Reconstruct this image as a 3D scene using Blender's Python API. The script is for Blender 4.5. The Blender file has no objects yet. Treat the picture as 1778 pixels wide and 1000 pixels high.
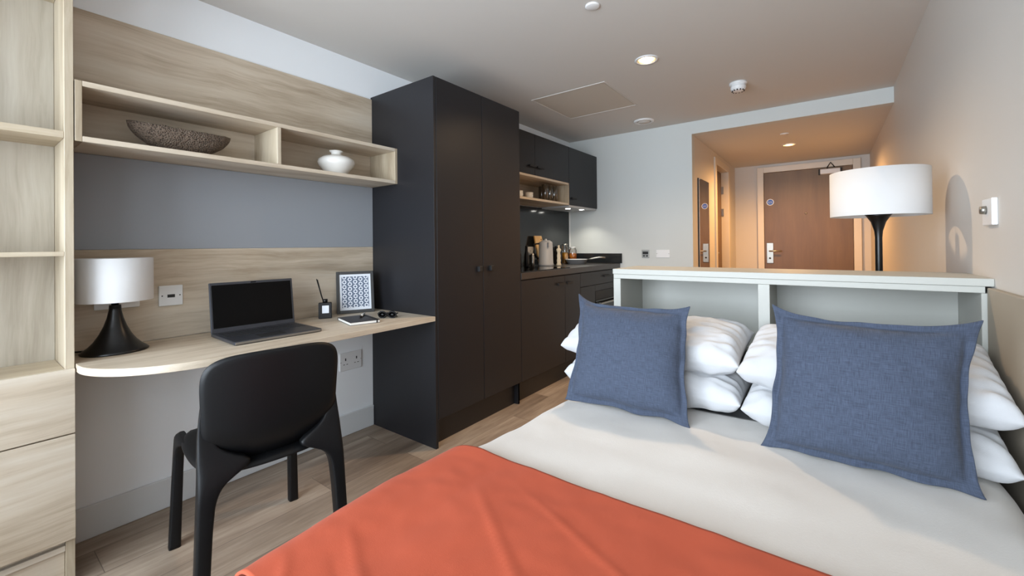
import bpy, bmesh, math, random
from mathutils import Vector, Matrix, noise
random.seed(7)
C = bpy.context.scene.collection
PI = math.pi

# ------------------------------------------------------------------ materials
def new_mat(name):
    m = bpy.data.materials.new(name); m.use_nodes = True
    nt = m.node_tree
    return m, nt, nt.nodes['Principled BSDF']

def srgb(r, g, b):
    f = lambda c: ((c/255+.055)/1.055)**2.4 if c > 10 else c/255/12.92
    return (f(r), f(g), f(b), 1)

def plain(name, col, rough=.5, metal=0, spec=.5, bump=0, bscale=200, sheen=0, coat=0, vary=0):
    m, nt, b = new_mat(name)
    b.inputs['Base Color'].default_value = col
    b.inputs['Roughness'].default_value = rough
    b.inputs['Metallic'].default_value = metal
    b.inputs['Specular IOR Level'].default_value = spec
    if sheen: b.inputs['Sheen Weight'].default_value = sheen
    if coat:
        b.inputs['Coat Weight'].default_value = coat
        b.inputs['Coat Roughness'].default_value = .08
    tc = nt.nodes.new('ShaderNodeTexCoord')
    n = nt.nodes.new('ShaderNodeTexNoise'); n.inputs['Scale'].default_value = bscale
    n.inputs['Detail'].default_value = 3
    nt.links.new(tc.outputs['Object'], n.inputs['Vector'])
    if bump:
        bp = nt.nodes.new('ShaderNodeBump'); bp.inputs['Strength'].default_value = bump
        bp.inputs['Distance'].default_value = .002
        nt.links.new(n.outputs['Fac'], bp.inputs['Height'])
        nt.links.new(bp.outputs['Normal'], b.inputs['Normal'])
    if vary:
        n2 = nt.nodes.new('ShaderNodeTexNoise'); n2.inputs['Scale'].default_value = 6
        nt.links.new(tc.outputs['Object'], n2.inputs['Vector'])
        mx = nt.nodes.new('ShaderNodeMix'); mx.data_type = 'RGBA'
        mx.inputs[6].default_value = tuple(c*(1-vary) for c in col[:3]) + (1,)
        mx.inputs[7].default_value = tuple(min(1, c*(1+vary)) for c in col[:3]) + (1,)
        nt.links.new(n2.outputs['Fac'], mx.inputs[0])
        nt.links.new(mx.outputs[2], b.inputs['Base Color'])
    return m

def wood(name, axis, dark, mid, light, rough=.5, knots=True, fine=1.0, con=1.0):
    """oak laminate: grain stretched along axis ('x','y','z')"""
    m, nt, b = new_mat(name)
    N = nt.nodes.new; L = nt.links.new
    tc = N('ShaderNodeTexCoord'); oi = N('ShaderNodeObjectInfo')
    mp = N('ShaderNodeMapping')
    s = {'x': (.1, 1, 1), 'y': (1, .1, 1), 'z': (1, 1, .1)}[axis]
    add = N('ShaderNodeVectorMath'); add.operation = 'ADD'
    mul = N('ShaderNodeVectorMath'); mul.operation = 'SCALE'
    mul.inputs[0].default_value = (3.1, 5.3, 7.7)
    L(oi.outputs['Random'], mul.inputs['Scale'])
    L(tc.outputs['Object'], add.inputs[0]); L(mul.outputs[0], add.inputs[1])
    mp.inputs['Scale'].default_value = s
    # gentle warping so the grain wanders
    wn = N('ShaderNodeTexNoise'); wn.inputs['Scale'].default_value = 2.2; wn.inputs['Detail'].default_value = 2
    L(add.outputs[0], wn.inputs['Vector'])
    sub = N('ShaderNodeVectorMath'); sub.operation = 'SUBTRACT'; sub.inputs[1].default_value = (.5, .5, .5)
    L(wn.outputs['Color'], sub.inputs[0])
    sc = N('ShaderNodeVectorMath'); sc.operation = 'SCALE'; sc.inputs['Scale'].default_value = .06
    L(sub.outputs[0], sc.inputs[0])
    ad2 = N('ShaderNodeVectorMath'); ad2.operation = 'ADD'
    L(add.outputs[0], ad2.inputs[0]); L(sc.outputs[0], ad2.inputs[1])
    L(ad2.outputs[0], mp.inputs['Vector'])
    n1 = N('ShaderNodeTexNoise'); n1.inputs['Scale'].default_value = 6.5*fine; n1.inputs['Detail'].default_value = 5; n1.inputs['Roughness'].default_value = .62
    n2 = N('ShaderNodeTexNoise'); n2.inputs['Scale'].default_value = 70*fine; n2.inputs['Detail'].default_value = 4; n2.inputs['Roughness'].default_value = .7
    mp2 = N('ShaderNodeMapping'); mp2.inputs['Scale'].default_value = tuple(.35 if v < 1 else 1 for v in s)
    L(mp.outputs[0], n1.inputs['Vector']); L(mp.outputs[0], mp2.inputs['Vector']); L(mp2.outputs[0], n2.inputs['Vector'])
    mx = N('ShaderNodeMath'); mx.operation = 'MULTIPLY_ADD'; mx.inputs[1].default_value = .24
    L(n2.outputs['Fac'], mx.inputs[0])
    m3 = N('ShaderNodeMath'); m3.operation = 'MULTIPLY'; m3.inputs[1].default_value = .76
    L(n1.outputs['Fac'], m3.inputs[0]); L(m3.outputs[0], mx.inputs[2])
    cr = N('ShaderNodeValToRGB')
    e = cr.color_ramp.elements
    h = .15/con
    e[0].position = .5-h; e[0].color = dark
    e[1].position = .5+h*.9; e[1].color = light
    k = e.new(.5); k.color = mid
    L(mx.outputs[0], cr.inputs['Fac'])
    out = cr.outputs['Color']
    if knots:
        v = N('ShaderNodeTexVoronoi'); v.inputs['Scale'].default_value = 1.9; v.inputs['Randomness'].default_value = 1
        mk = N('ShaderNodeMapping'); mk.inputs['Scale'].default_value = tuple(.5 if q < 1 else 1.3 for q in s)
        L(ad2.outputs[0], mk.inputs['Vector']); L(mk.outputs[0], v.inputs['Vector'])
        kr = N('ShaderNodeValToRGB'); ke = kr.color_ramp.elements
        ke[0].position = .0; ke[0].color = (1, 1, 1, 1); ke[1].position = .2; ke[1].color = (0, 0, 0, 1)
        L(v.outputs['Distance'], kr.inputs['Fac'])
        nk = N('ShaderNodeTexNoise'); nk.inputs['Scale'].default_value = 38; nk.inputs['Detail'].default_value = 3
        L(mp.outputs[0], nk.inputs['Vector'])
        mk2 = N('ShaderNodeMath'); mk2.operation = 'MULTIPLY'
        L(kr.outputs['Color'], mk2.inputs[0]); L(nk.outputs['Fac'], mk2.inputs[1])
        mm = N('ShaderNodeMix'); mm.data_type = 'RGBA'
        mm.inputs[7].default_value = tuple(c*.45 for c in dark[:3]) + (1,)
        L(mk2.outputs[0], mm.inputs[0]); L(out, mm.inputs[6]); out = mm.outputs[2]
    L(out, b.inputs['Base Color'])
    b.inputs['Roughness'].default_value = rough
    bp = N('ShaderNodeBump'); bp.inputs['Strength'].default_value = .12; bp.inputs['Distance'].default_value = .001
    L(n2.outputs['Fac'], bp.inputs['Height']); L(bp.outputs['Normal'], b.inputs['Normal'])
    return m

OD, OM, OL = srgb(163, 146, 124), srgb(198, 184, 164), srgb(211, 201, 185)
M = {}
M['oak_x'] = wood('oak_grain_across', 'x', OD, OM, OL)
M['oak_y'] = wood('oak_grain_along', 'y', OD, OM, OL)
M['oak_z'] = wood('oak_grain_upright_shaded', 'z', srgb(152, 142, 126), srgb(180, 172, 157), srgb(194, 188, 175))  # oak greyed and darkened: dimmer lighting on the bookcase back put into colour
M['oak_edge'] = wood('oak_edging', 'z', srgb(152, 136, 113), srgb(178, 164, 141), srgb(194, 182, 161), knots=False, fine=1.6)
M['oak_edge_y'] = wood('oak_edging_along', 'y', srgb(156, 140, 115), srgb(184, 169, 145), srgb(200, 188, 166), knots=False, fine=1.6)
M['door_wood'] = wood('walnut_veneer', 'z', srgb(96, 70, 38), srgb(110, 82, 46), srgb(121, 92, 55), rough=.42, knots=False, con=.7)
M['board_wood'] = wood('bamboo_board', 'z', srgb(190, 140, 80), srgb(214, 168, 105), srgb(225, 185, 125), knots=False)
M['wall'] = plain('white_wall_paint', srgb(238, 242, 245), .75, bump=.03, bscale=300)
M['wall_end'] = plain('dimmed_white_wall_paint', srgb(202, 206, 204), .75, bump=.03, bscale=300)  # white wall paint greyed: daylight falloff at the far end put into colour
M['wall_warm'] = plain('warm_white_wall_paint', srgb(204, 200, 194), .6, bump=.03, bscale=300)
M['ceiling'] = plain('ceiling_paint', srgb(205, 202, 197), .8, bump=.02, bscale=300)
M['skirt'] = plain('skirting_gloss', srgb(214, 217, 218), .4)
M['frame_paint'] = plain('door_frame_paint', srgb(212, 204, 190), .4)
M['grey_panel'] = plain('blue_grey_pinboard', srgb(144, 148, 153), .8, bump=.1, bscale=500)
M['taupe'] = plain('taupe_panel', srgb(158, 148, 132), .6)
M['anthracite'] = plain('anthracite_laminate', srgb(31, 31, 34), .4, spec=.35, bump=.03, bscale=700)
M['plinth'] = plain('dark_plinth', srgb(33, 30, 29), .5)
M['splash'] = plain('black_glass_splash', srgb(35, 38, 40), .12, spec=.5)
M['worktop'] = plain('dark_stone_worktop', srgb(52, 49, 48), .3, vary=.15)
M['hob'] = plain('black_ceramic_glass', srgb(14, 14, 15), .06)
M['black_plastic'] = plain('black_plastic', srgb(12, 13, 15), .45, spec=.28, bump=.03, bscale=900)
M['black_metal'] = plain('black_satin_metal', srgb(9, 9, 10), .33, spec=.45)
M['black_matt'] = plain('matt_black', srgb(20, 20, 21), .6)
M['laptop'] = plain('dark_grey_metal', srgb(72, 74, 80), .38, metal=.6)
M['laptop_edge'] = plain('laptop_edge', srgb(140, 135, 128), .35, metal=.7)
M['screen'] = plain('laptop_screen', srgb(3, 3, 4), .15, spec=.15)
M['key'] = plain('key_caps', srgb(34, 35, 38), .5)
M['white_plastic'] = plain('white_plastic', srgb(225, 226, 226), .35)
M['grey_plastic'] = plain('grey_plastic', srgb(150, 150, 150), .4)
M['dark_slot'] = plain('dark_slot', srgb(25, 25, 26), .6)
M['chrome'] = plain('brushed_steel', srgb(165, 162, 155), .38, metal=1)
M['steel_grey'] = plain('grey_enamel', srgb(186, 188, 190), .35)
M['ceramic'] = plain('white_ceramic', srgb(228, 226, 220), .3, vary=.02)
M['cream_wood'] = plain('cream_lacquer', srgb(228, 216, 190), .35)
M['sheet'] = plain('white_cotton', srgb(190, 191, 193), .85, bump=.25, bscale=350, sheen=.2)
M['duvet'] = plain('duvet_cotton', srgb(200, 197, 192), .85, bump=.2, bscale=300, sheen=.2)
M['black_bed'] = plain('black_bed_fabric', srgb(22, 22, 24), .8)
M['shelf_grey'] = plain('stone_grey_laminate', srgb(174, 174, 167), .45)
M['paper'] = plain('paper', srgb(222, 226, 232), .7)
M['print_blue'] = plain('print_slate_blue', srgb(92, 104, 124), .7)
M['page'] = plain('page_block', srgb(225, 223, 217), .7)
M['notebook'] = plain('notebook_cover', srgb(38, 35, 36), .5, bump=.1, bscale=900)
M['sign_blue'] = plain('sign_blue', srgb(8, 84, 185), .4)
M['sign_teal'] = plain('sign_white', srgb(225, 228, 230), .4)
M['orange_food'] = plain('dry_pasta', srgb(232, 160, 32), .6, bump=1, bscale=120, vary=.35)
M['yellow_food'] = plain('dried_fruit', srgb(226, 132, 24), .6, bump=1, bscale=90, vary=.35)
M['mirror'] = plain('mirror_silver', (.82, .82, .82, 1), .015, metal=1)
M['hatch'] = plain('access_hatch_paint', srgb(196, 188, 176), .7)

def fabric(name, c1, c2, scale=420):
    m, nt, b = new_mat(name); N = nt.nodes.new; L = nt.links.new
    tc = N('ShaderNodeTexCoord')
    facs = []
    for sx in ((1, .06, 1), (.06, 1, 1)):
        mp = N('ShaderNodeMapping'); mp.inputs['Scale'].default_value = sx
        n = N('ShaderNodeTexNoise'); n.inputs['Scale'].default_value = scale; n.inputs['Detail'].default_value = 2
        L(tc.outputs['UV'], mp.inputs['Vector']); L(mp.outputs[0], n.inputs['Vector']); facs.append(n)
    a = N('ShaderNodeMath'); a.operation = 'ADD'
    L(facs[0].outputs['Fac'], a.inputs[0]); L(facs[1].outputs['Fac'], a.inputs[1])
    cr = N('ShaderNodeValToRGB'); e = cr.color_ramp.elements
    e[0].position = .40; e[0].color = c1; e[1].position = .64; e[1].color = c2
    h = N('ShaderNodeMath'); h.operation = 'MULTIPLY'; h.inputs[1].default_value = .5
    L(a.outputs[0], h.inputs[0]); L(h.outputs[0], cr.inputs['Fac']); L(cr.outputs['Color'], b.inputs['Base Color'])
    b.inputs['Roughness'].default_value = .9; b.inputs['Sheen Weight'].default_value = .06
    bp = N('ShaderNodeBump'); bp.inputs['Strength'].default_value = .35; bp.inputs['Distance'].default_value = .001
    L(h.outputs[0], bp.inputs['Height']); L(bp.outputs['Normal'], b.inputs['Normal'])
    return m
M['blue_linen'] = fabric('slate_blue_linen', srgb(50, 58, 74), srgb(70, 80, 99), 260)
M['throw'] = plain('terracotta_cotton', srgb(172, 79, 54), .9, bump=.12, bscale=500, sheen=.04, spec=.2, vary=.04)

def lamp_shade_mat():
    m, nt, b = new_mat('white_lampshade_fabric')
    nt.nodes.remove(b)
    N = nt.nodes.new; L = nt.links.new
    d = N('ShaderNodeBsdfDiffuse'); tr = N('ShaderNodeBsdfTranslucent'); mx = N('ShaderNodeMixShader')
    d.inputs[0].default_value = srgb(238, 238, 238); tr.inputs[0].default_value = srgb(222, 220, 216); mx.inputs[0].default_value = .3
    tc = N('ShaderNodeTexCoord'); n = N('ShaderNodeTexNoise'); n.inputs['Scale'].default_value = 500
    L(tc.outputs['Object'], n.inputs['Vector'])
    bp = N('ShaderNodeBump'); bp.inputs['Strength'].default_value = .1; bp.inputs['Distance'].default_value = .001
    L(n.outputs['Fac'], bp.inputs['Height']); L(bp.outputs['Normal'], d.inputs['Normal'])
    L(d.outputs[0], mx.inputs[1]); L(tr.outputs[0], mx.inputs[2]); L(mx.outputs[0], nt.nodes['Material Output'].inputs['Surface'])
    return m
M['shade'] = lamp_shade_mat()

def stone_mat():
    m, nt, b = new_mat('porous_lava_stone'); N = nt.nodes.new; L = nt.links.new
    tc = N('ShaderNodeTexCoord')
    v = N('ShaderNodeTexVoronoi'); v.inputs['Scale'].default_value = 170
    n = N('ShaderNodeTexNoise'); n.inputs['Scale'].default_value = 60; n.inputs['Detail'].default_value = 6
    L(tc.outputs['Object'], v.inputs['Vector']); L(tc.outputs['Object'], n.inputs['Vector'])
    cr = N('ShaderNodeValToRGB'); e = cr.color_ramp.elements
    e[0].position = .12; e[0].color = srgb(40, 31, 24); e[1].position = .42; e[1].color = srgb(108, 93, 80)
    mu = N('ShaderNodeMath'); mu.operation = 'MULTIPLY'
    L(v.outputs['Distance'], mu.inputs[0]); L(n.outputs['Fac'], mu.inputs[1])
    mu2 = N('ShaderNodeMath'); mu2.operation = 'MULTIPLY'; mu2.inputs[1].default_value = 1.7
    L(mu.outputs[0], mu2.inputs[0])
    L(mu2.outputs[0], cr.inputs['Fac']); L(cr.outputs['Color'], b.inputs['Base Color'])
    bp = N('ShaderNodeBump'); bp.inputs['Strength'].default_value = 1; bp.inputs['Distance'].default_value = .006
    L(mu2.outputs[0], bp.inputs['Height']); L(bp.outputs['Normal'], b.inputs['Normal'])
    b.inputs['Roughness'].default_value = .95
    return m
M['stone'] = stone_mat()

def glass_mat(name, tint=(1, 1, 1, 1), gl=.12):
    m = bpy.data.materials.new(name); m.use_nodes = True; nt = m.node_tree; nt.nodes.clear()
    o = nt.nodes.new('ShaderNodeOutputMaterial'); mx = nt.nodes.new('ShaderNodeMixShader')
    t = nt.nodes.new('ShaderNodeBsdfTransparent'); t.inputs[0].default_value = tint
    g = nt.nodes.new('ShaderNodeBsdfGlossy'); g.inputs['Roughness'].default_value = .03
    lw = nt.nodes.new('ShaderNodeLayerWeight'); lw.inputs['Blend'].default_value = .35
    mm = nt.nodes.new('ShaderNodeMath'); mm.operation = 'MULTIPLY_ADD'; mm.inputs[1].default_value = .75; mm.inputs[2].default_value = gl*.4
    nt.links.new(lw.outputs['Fresnel'], mm.inputs[0]); nt.links.new(mm.outputs[0], mx.inputs[0])
    nt.links.new(t.outputs[0], mx.inputs[1]); nt.links.new(g.outputs[0], mx.inputs[2]); nt.links.new(mx.outputs[0], o.inputs[0])
    return m
M['glass'] = glass_mat('clear_glass', (.97, .98, .98, 1), .4)
M['pane'] = glass_mat('window_pane_glass', (.98, .99, 1, 1), .03)

def emit(name, col, s):
    m, nt, b = new_mat(name)
    b.inputs['Base Color'].default_value = col
    b.inputs['Emission Color'].default_value = col; b.inputs['Emission Strength'].default_value = s
    return m
M['lamp_warm'] = emit('warm_bulb', (1, .72, .42, 1), 7)
M['lamp_cool'] = emit('cool_led', (1, .97, .9, 1), 14)

def floor_mat():
    m, nt, b = new_mat('oak_plank_floor'); N = nt.nodes.new; L = nt.links.new
    tc = N('ShaderNodeTexCoord')
    sp = N('ShaderNodeSeparateXYZ'); L(tc.outputs['Object'], sp.inputs[0])
    cb = N('ShaderNodeCombineXYZ'); L(sp.outputs['Y'], cb.inputs['X']); L(sp.outputs['X'], cb.inputs['Y'])
    br = N('ShaderNodeTexBrick'); br.inputs['Scale'].default_value = 1
    br.inputs['Brick Width'].default_value = 1.25; br.inputs['Row Height'].default_value = .19
    br.inputs['Mortar Size'].default_value = .0016; br.inputs['Mortar Smooth'].default_value = .3
    br.inputs['Color1'].default_value = (.25, .25, .25, 1); br.inputs['Color2'].default_value = (.85, .85, .85, 1)
    br.inputs['Mortar'].default_value = (.0, .0, .0, 1); br.offset = .37
    L(cb.outputs[0], br.inputs['Vector'])
    mp = N('ShaderNodeMapping'); mp.inputs['Scale'].default_value = (1, .11, 1)
    sc = N('ShaderNodeVectorMath'); sc.operation = 'SCALE'; sc.inputs['Scale'].default_value = 3.0
    L(br.outputs['Color'], sc.inputs[0])
    ad = N('ShaderNodeVectorMath'); ad.operation = 'ADD'
    L(tc.outputs['Object'], ad.inputs[0]); L(sc.outputs[0], ad.inputs[1]); L(ad.outputs[0], mp.inputs['Vector'])
    n1 = N('ShaderNodeTexNoise'); n1.inputs['Scale'].default_value = 6; n1.inputs['Detail'].default_value = 6; n1.inputs['Roughness'].default_value = .6
    L(mp.outputs[0], n1.inputs['Vector'])
    n2 = N('ShaderNodeTexNoise'); n2.inputs['Scale'].default_value = 60; n2.inputs['Detail'].default_value = 3
    L(mp.outputs[0], n2.inputs['Vector'])
    a = N('ShaderNodeMath'); a.operation = 'MULTIPLY_ADD'; a.inputs[1].default_value = .25
    L(n2.outputs['Fac'], a.inputs[0])
    a2 = N('ShaderNodeMath'); a2.operation = 'MULTIPLY'; a2.inputs[1].default_value = .75
    L(n1.outputs['Fac'], a2.inputs[0]); L(a2.outputs[0], a.inputs[2])
    cr = N('ShaderNodeValToRGB'); e = cr.color_ramp.elements
    e[0].position = .33; e[0].color = srgb(110, 94, 80); e[1].position = .66; e[1].color = srgb(178, 162, 144)
    k = e.new(.5); k.color = srgb(148, 131, 114)
    L(a.outputs[0], cr.inputs['Fac'])
    mx = N('ShaderNodeMix'); mx.data_type = 'RGBA'; mx.blend_type = 'OVERLAY'; mx.inputs[0].default_value = .28
    L(cr.outputs['Color'], mx.inputs[6]); L(br.outputs['Color'], mx.inputs[7])
    mz = N('ShaderNodeMix'); mz.data_type = 'RGBA'; mz.inputs[7].default_value = srgb(84, 68, 58)
    mm = N('ShaderNodeMath'); mm.operation = 'MULTIPLY'; mm.inputs[1].default_value = .6
    L(br.outputs['Fac'], mm.inputs[0]); L(mm.outputs[0], mz.inputs[0]); L(mx.outputs[2], mz.inputs[6])
    L(mz.outputs[2], b.inputs['Base Color'])
    b.inputs['Roughness'].default_value = .45
    return m
M['floor'] = floor_mat()

# ------------------------------------------------------------------ mesh helpers
def bm_new(): return bmesh.new()

def box(bm, x0, x1, y0, y1, z0, z1, bev=.001, mi=0, rot=None, seg=1):
    t = bmesh.new()
    bmesh.ops.create_cube(t, size=1)
    sx, sy, sz = abs(x1-x0), abs(y1-y0), abs(z1-z0)
    bmesh.ops.scale(t, vec=(sx, sy, sz), verts=t.verts)
    if bev:
        bv = min(bev, .45*min(sx, sy, sz))
        bmesh.ops.bevel(t, geom=t.edges[:], offset=bv, segments=seg, affect='EDGES', profile=.5)
    if rot is not None: bmesh.ops.transform(t, matrix=rot, verts=t.verts)
    bmesh.ops.translate(t, vec=((x0+x1)/2, (y0+y1)/2, (z0+z1)/2), verts=t.verts)
    merge(bm, t, mi); return bm

def merge(bm, t, mi=0, smooth=False):
    vm = {}
    for v in t.verts: vm[v] = bm.verts.new(v.co)
    for f in t.faces:
        try: nf = bm.faces.new([vm[v] for v in f.verts])
        except ValueError: continue
        nf.material_index = mi; nf.smooth = f.smooth or smooth
    t.free()

def lathe(bm, prof, c=(0, 0, 0), n=48, mi=0, axis='z', smooth=True):
    rings = []
    for r, z in prof:
        ring = []
        if r < 1e-6:
            p = (0, 0, z); ring = [p]
        else:
            for i in range(n):
                a = 2*PI*i/n; ring.append((r*math.cos(a), r*math.sin(a), z))
        out = []
        for p in ring:
            if axis == 'x': p = (p[2], p[0], p[1])
            elif axis == 'y': p = (p[0], p[2], p[1])
            out.append(bm.verts.new((p[0]+c[0], p[1]+c[1], p[2]+c[2])))
        rings.append(out)
    for a, b in zip(rings, rings[1:]):
        if len(a) == 1 and len(b) == 1: continue
        for i in range(n):
            j = (i+1) % n
            if len(a) == 1: vs = [a[0], b[j], b[i]]
            elif len(b) == 1: vs = [a[i], a[j], b[0]]
            else: vs = [a[i], a[j], b[j], b[i]]
            f = bm.faces.new(vs); f.smooth = smooth; f.material_index = mi
    return bm

def tube(bm, pts, r, n=10, mi=0):
    pts = [Vector(p) for p in pts]; rings = []
    for i, p in enumerate(pts):
        d = (pts[min(i+1, len(pts)-1)] - pts[max(i-1, 0)]).normalized()
        up = Vector((0, 0, 1)) if abs(d.z) < .9 else Vector((1, 0, 0))
        a = d.cross(up).normalized(); b = d.cross(a)
        rr = r[i] if isinstance(r, (list, tuple)) else r
        rings.append([bm.verts.new(p + a*rr*math.cos(2*PI*k/n) + b*rr*math.sin(2*PI*k/n)) for k in range(n)])
    for A, B in zip(rings, rings[1:]):
        for k in range(n):
            f = bm.faces.new([A[k], A[(k+1) % n], B[(k+1) % n], B[k]]); f.smooth = True; f.material_index = mi
    bm.faces.new(rings[0][::-1]).material_index = mi; bm.faces.new(rings[-1]).material_index = mi
    return bm

def prism(bm, poly, z0, z1, mi=0, bev=0):
    t = bmesh.new()
    lo = [t.verts.new((x, y, z0)) for x, y in poly]; hi = [t.verts.new((x, y, z1)) for x, y in poly]
    n = len(poly)
    t.faces.new(lo[::-1]); t.faces.new(hi)
    for i in range(n): t.faces.new([lo[i], lo[(i+1) % n], hi[(i+1) % n], hi[i]])
    bmesh.ops.recalc_face_normals(t, faces=t.faces)
    if bev: bmesh.ops.bevel(t, geom=[e for e in t.edges if abs(e.verts[0].co.z-e.verts[1].co.z) < 1e-6], offset=bev, segments=2, affect='EDGES', profile=.5)
    merge(bm, t, mi); return bm

def loft(bm, secs, n=20, p=4, mi=0):
    """secs: (z, x0, x1, y0, y1): superelliptic sections"""
    rings = []
    for z, x0, x1, y0, y1 in secs:
        cx, cy, a, b = (x0+x1)/2, (y0+y1)/2, abs(x1-x0)/2, abs(y1-y0)/2
        ring = []
        for k in range(n):
            t = 2*PI*k/n; c, s = math.cos(t), math.sin(t)
            ring.append(bm.verts.new((cx + a*math.copysign(abs(c)**(2/p), c), cy + b*math.copysign(abs(s)**(2/p), s), z)))
        rings.append(ring)
    for A, B in zip(rings, rings[1:]):
        for k in range(n):
            f = bm.faces.new([A[k], A[(k+1) % n], B[(k+1) % n], B[k]]); f.smooth = True; f.material_index = mi
    bm.faces.new(rings[0][::-1]); bm.faces.new(rings[-1])
    return bm

def obj(name, bm, mat, parent=None, local=False, kind=None, angle=None):
    """link bm as one mesh object. World coordinates unless local=True."""
    bmesh.ops.recalc_face_normals(bm, faces=bm.faces)
    off = Vector((0, 0, 0))
    if parent is not None and not local:
        p = parent
        while p is not None: off += p.location; p = p.parent
    elif parent is None and not local:
        xs = [v.co for v in bm.verts]
        off = Vector(((min(v.x for v in xs)+max(v.x for v in xs))/2, (min(v.y for v in xs)+max(v.y for v in xs))/2, min(v.z for v in xs)))
    if not local: bmesh.ops.translate(bm, vec=-off, verts=bm.verts)
    me = bpy.data.meshes.new(name); bm.to_mesh(me); bm.free()
    for m in (mat if isinstance(mat, (list, tuple)) else [mat]): me.materials.append(m)
    o = bpy.data.objects.new(name, me); C.objects.link(o)
    if parent is not None: o.parent = parent
    elif not local: o.location = off
    if kind: o['kind'] = kind
    return o

def B(*boxes, bev=.001, seg=1):
    bm = bm_new()
    for b in boxes: box(bm, *b, bev=bev, seg=seg)
    return bm

def struct(name, bm, mat, parent=None, label=None):
    o = obj(name, bm, mat, parent)
    if parent is None: o['kind'] = 'structure'
    if label: o['label'] = label
    return o

def thing(name, label, cat, loc=(0, 0, 0), rot=(0, 0, 0), group=None):
    o = bpy.data.objects.new(name, None); C.objects.link(o); o.empty_display_size = .05
    o.location = loc; o.rotation_euler = rot; o['label'] = label; o['category'] = cat
    if group: o['group'] = group
    return o

def tag(o, label, cat, group=None):
    o['label'] = label; o['category'] = cat
    if group: o['group'] = group
    return o

def dup(root, loc, label=None, group=None, rotz=None):
    r = root.copy(); C.objects.link(r); r.location = loc
    if rotz is not None: r.rotation_euler = (0, 0, rotz)
    if label: r['label'] = label
    if group: r['group'] = group
    for ch in list(root.children):
        c = ch.copy(); C.objects.link(c); c.parent = r
        for g in list(ch.children):
            d = g.copy(); C.objects.link(d); d.parent = c
    return r

# ------------------------------------------------------------------ key dimensions
XL, XR = -2.484, .43        # left and right walls
YB, YE, YW = 4.499, 6.95, -1.25   # kitchen end wall, entrance wall, window wall
ZC, ZH = 2.43, 2.304        # ceilings
XF = XL+.002             # furniture stands just clear of the wall
XH = -1.09                  # hallway left wall
XP = -2.466                 # face of panels on left wall

# ------------------------------------------------------------------ room shell
struct('floor', B((XL-.1, XR+.1, YW-.1, YE+.1, -.05, 0), bev=0), M['floor'])
struct('ceiling', B((XL-.1, XR+.1, YW-.1, YB, ZC, ZC+.25), bev=0), M['ceiling'])
struct('ceiling_hallway', B((XH-.3, XR+.1, YB+.1, YE+.1, ZH, ZC+.25), bev=0), M['ceiling'])
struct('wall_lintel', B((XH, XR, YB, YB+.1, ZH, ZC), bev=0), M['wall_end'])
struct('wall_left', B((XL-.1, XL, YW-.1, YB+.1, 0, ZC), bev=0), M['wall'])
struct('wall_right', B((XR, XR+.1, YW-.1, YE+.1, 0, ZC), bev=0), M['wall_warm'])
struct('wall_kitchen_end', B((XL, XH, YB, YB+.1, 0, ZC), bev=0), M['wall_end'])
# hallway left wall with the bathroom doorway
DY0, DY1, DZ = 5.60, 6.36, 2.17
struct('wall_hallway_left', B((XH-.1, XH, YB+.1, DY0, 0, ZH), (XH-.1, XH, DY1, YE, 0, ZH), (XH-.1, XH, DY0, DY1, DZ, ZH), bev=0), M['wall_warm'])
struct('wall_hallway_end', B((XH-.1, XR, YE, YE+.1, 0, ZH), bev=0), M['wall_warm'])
# window wall behind the viewer
WX0, WX1, WZ0, WZ1 = -2.42, .36, .45, 2.33
struct('wall_window', B((XL, WX0, YW-.1, YW, 0, ZC), (WX1, XR, YW-.1, YW, 0, ZC), (WX0, WX1, YW-.1, YW, 0, WZ0), (WX0, WX1, YW-.1, YW, WZ1, ZC), bev=0), M['wall'])
w = struct('window_1', B((WX0, WX1, YW-.07, YW-.06, WZ0, WZ1), bev=0), M['pane'])
struct('window_frame', B((WX0, WX0+.06, YW-.09, YW-.03, WZ0, WZ1), (WX1-.06, WX1, YW-.09, YW-.03, WZ0, WZ1), (WX0+.06, WX1-.06, YW-.09, YW-.03, WZ0, WZ0+.06),
       (WX0+.06, WX1-.06, YW-.09, YW-.03, WZ1-.06, WZ1), (-.92, -.86, YW-.09, YW-.03, WZ0+.06, WZ1-.06)), M['white_plastic'], w)
# skirting boards
struct('baseboard_left', B((XL, XL+.016, .285, 1.726, 0, .135), bev=.003), M['skirt'])
struct('baseboard_hallway_left', B((XH, XH+.016, YB+.002, 5.53, 0, .12), bev=.003), M['skirt'])
struct('baseboard_right', B((XR-.016, XR, 2.37, 6.9, 0, .12), bev=.003), M['skirt'])
struct('baseboard_kitchen_end', B((-1.84, XH-.002, YB-.016, YB, 0, .12), bev=.003), M['skirt'])

# entrance door and its frame
d = struct('door_1', B((-.718, .258, YE-.035, YE-.002, .005, 2.18), bev=.002), M['door_wood'])
struct('door_frame', B((-.80, -.722, YE-.05, YE-.001, 0, 2.262), (.262, .34, YE-.05, YE-.001, 0, 2.262), (-.722, .262, YE-.05, YE-.001, 2.184, 2.262), bev=.003), M['frame_paint'], d)
YD = YE-.035
struct('handle_plate', B((-.695, -.612, YD-.012, YD, .915, 1.20), bev=.004), M['chrome'], d, 'brushed steel lock plate')
bm = bm_new(); tube(bm, [(-.655, YD-.01, 1.085), (-.655, YD-.055, 1.085), (-.63, YD-.062, 1.085), (-.515, YD-.062, 1.085)], .010)
struct('lever_handle', bm, M['chrome'], d)
bm = bm_new(); lathe(bm, [(0, 0), (.012, 0), (.012, -.008), (0, -.01)], (-.655, YD-.013, .985), 20, axis='y')
struct('thumb_turn', bm, M['dark_slot'], d)
bm = bm_new(); lathe(bm, [(0, 0), (.013, 0), (.011, -.006), (0, -.007)], (-.235, YD, 1.592), 20, axis='y')
struct('peephole', bm, M['chrome'], d)

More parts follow.
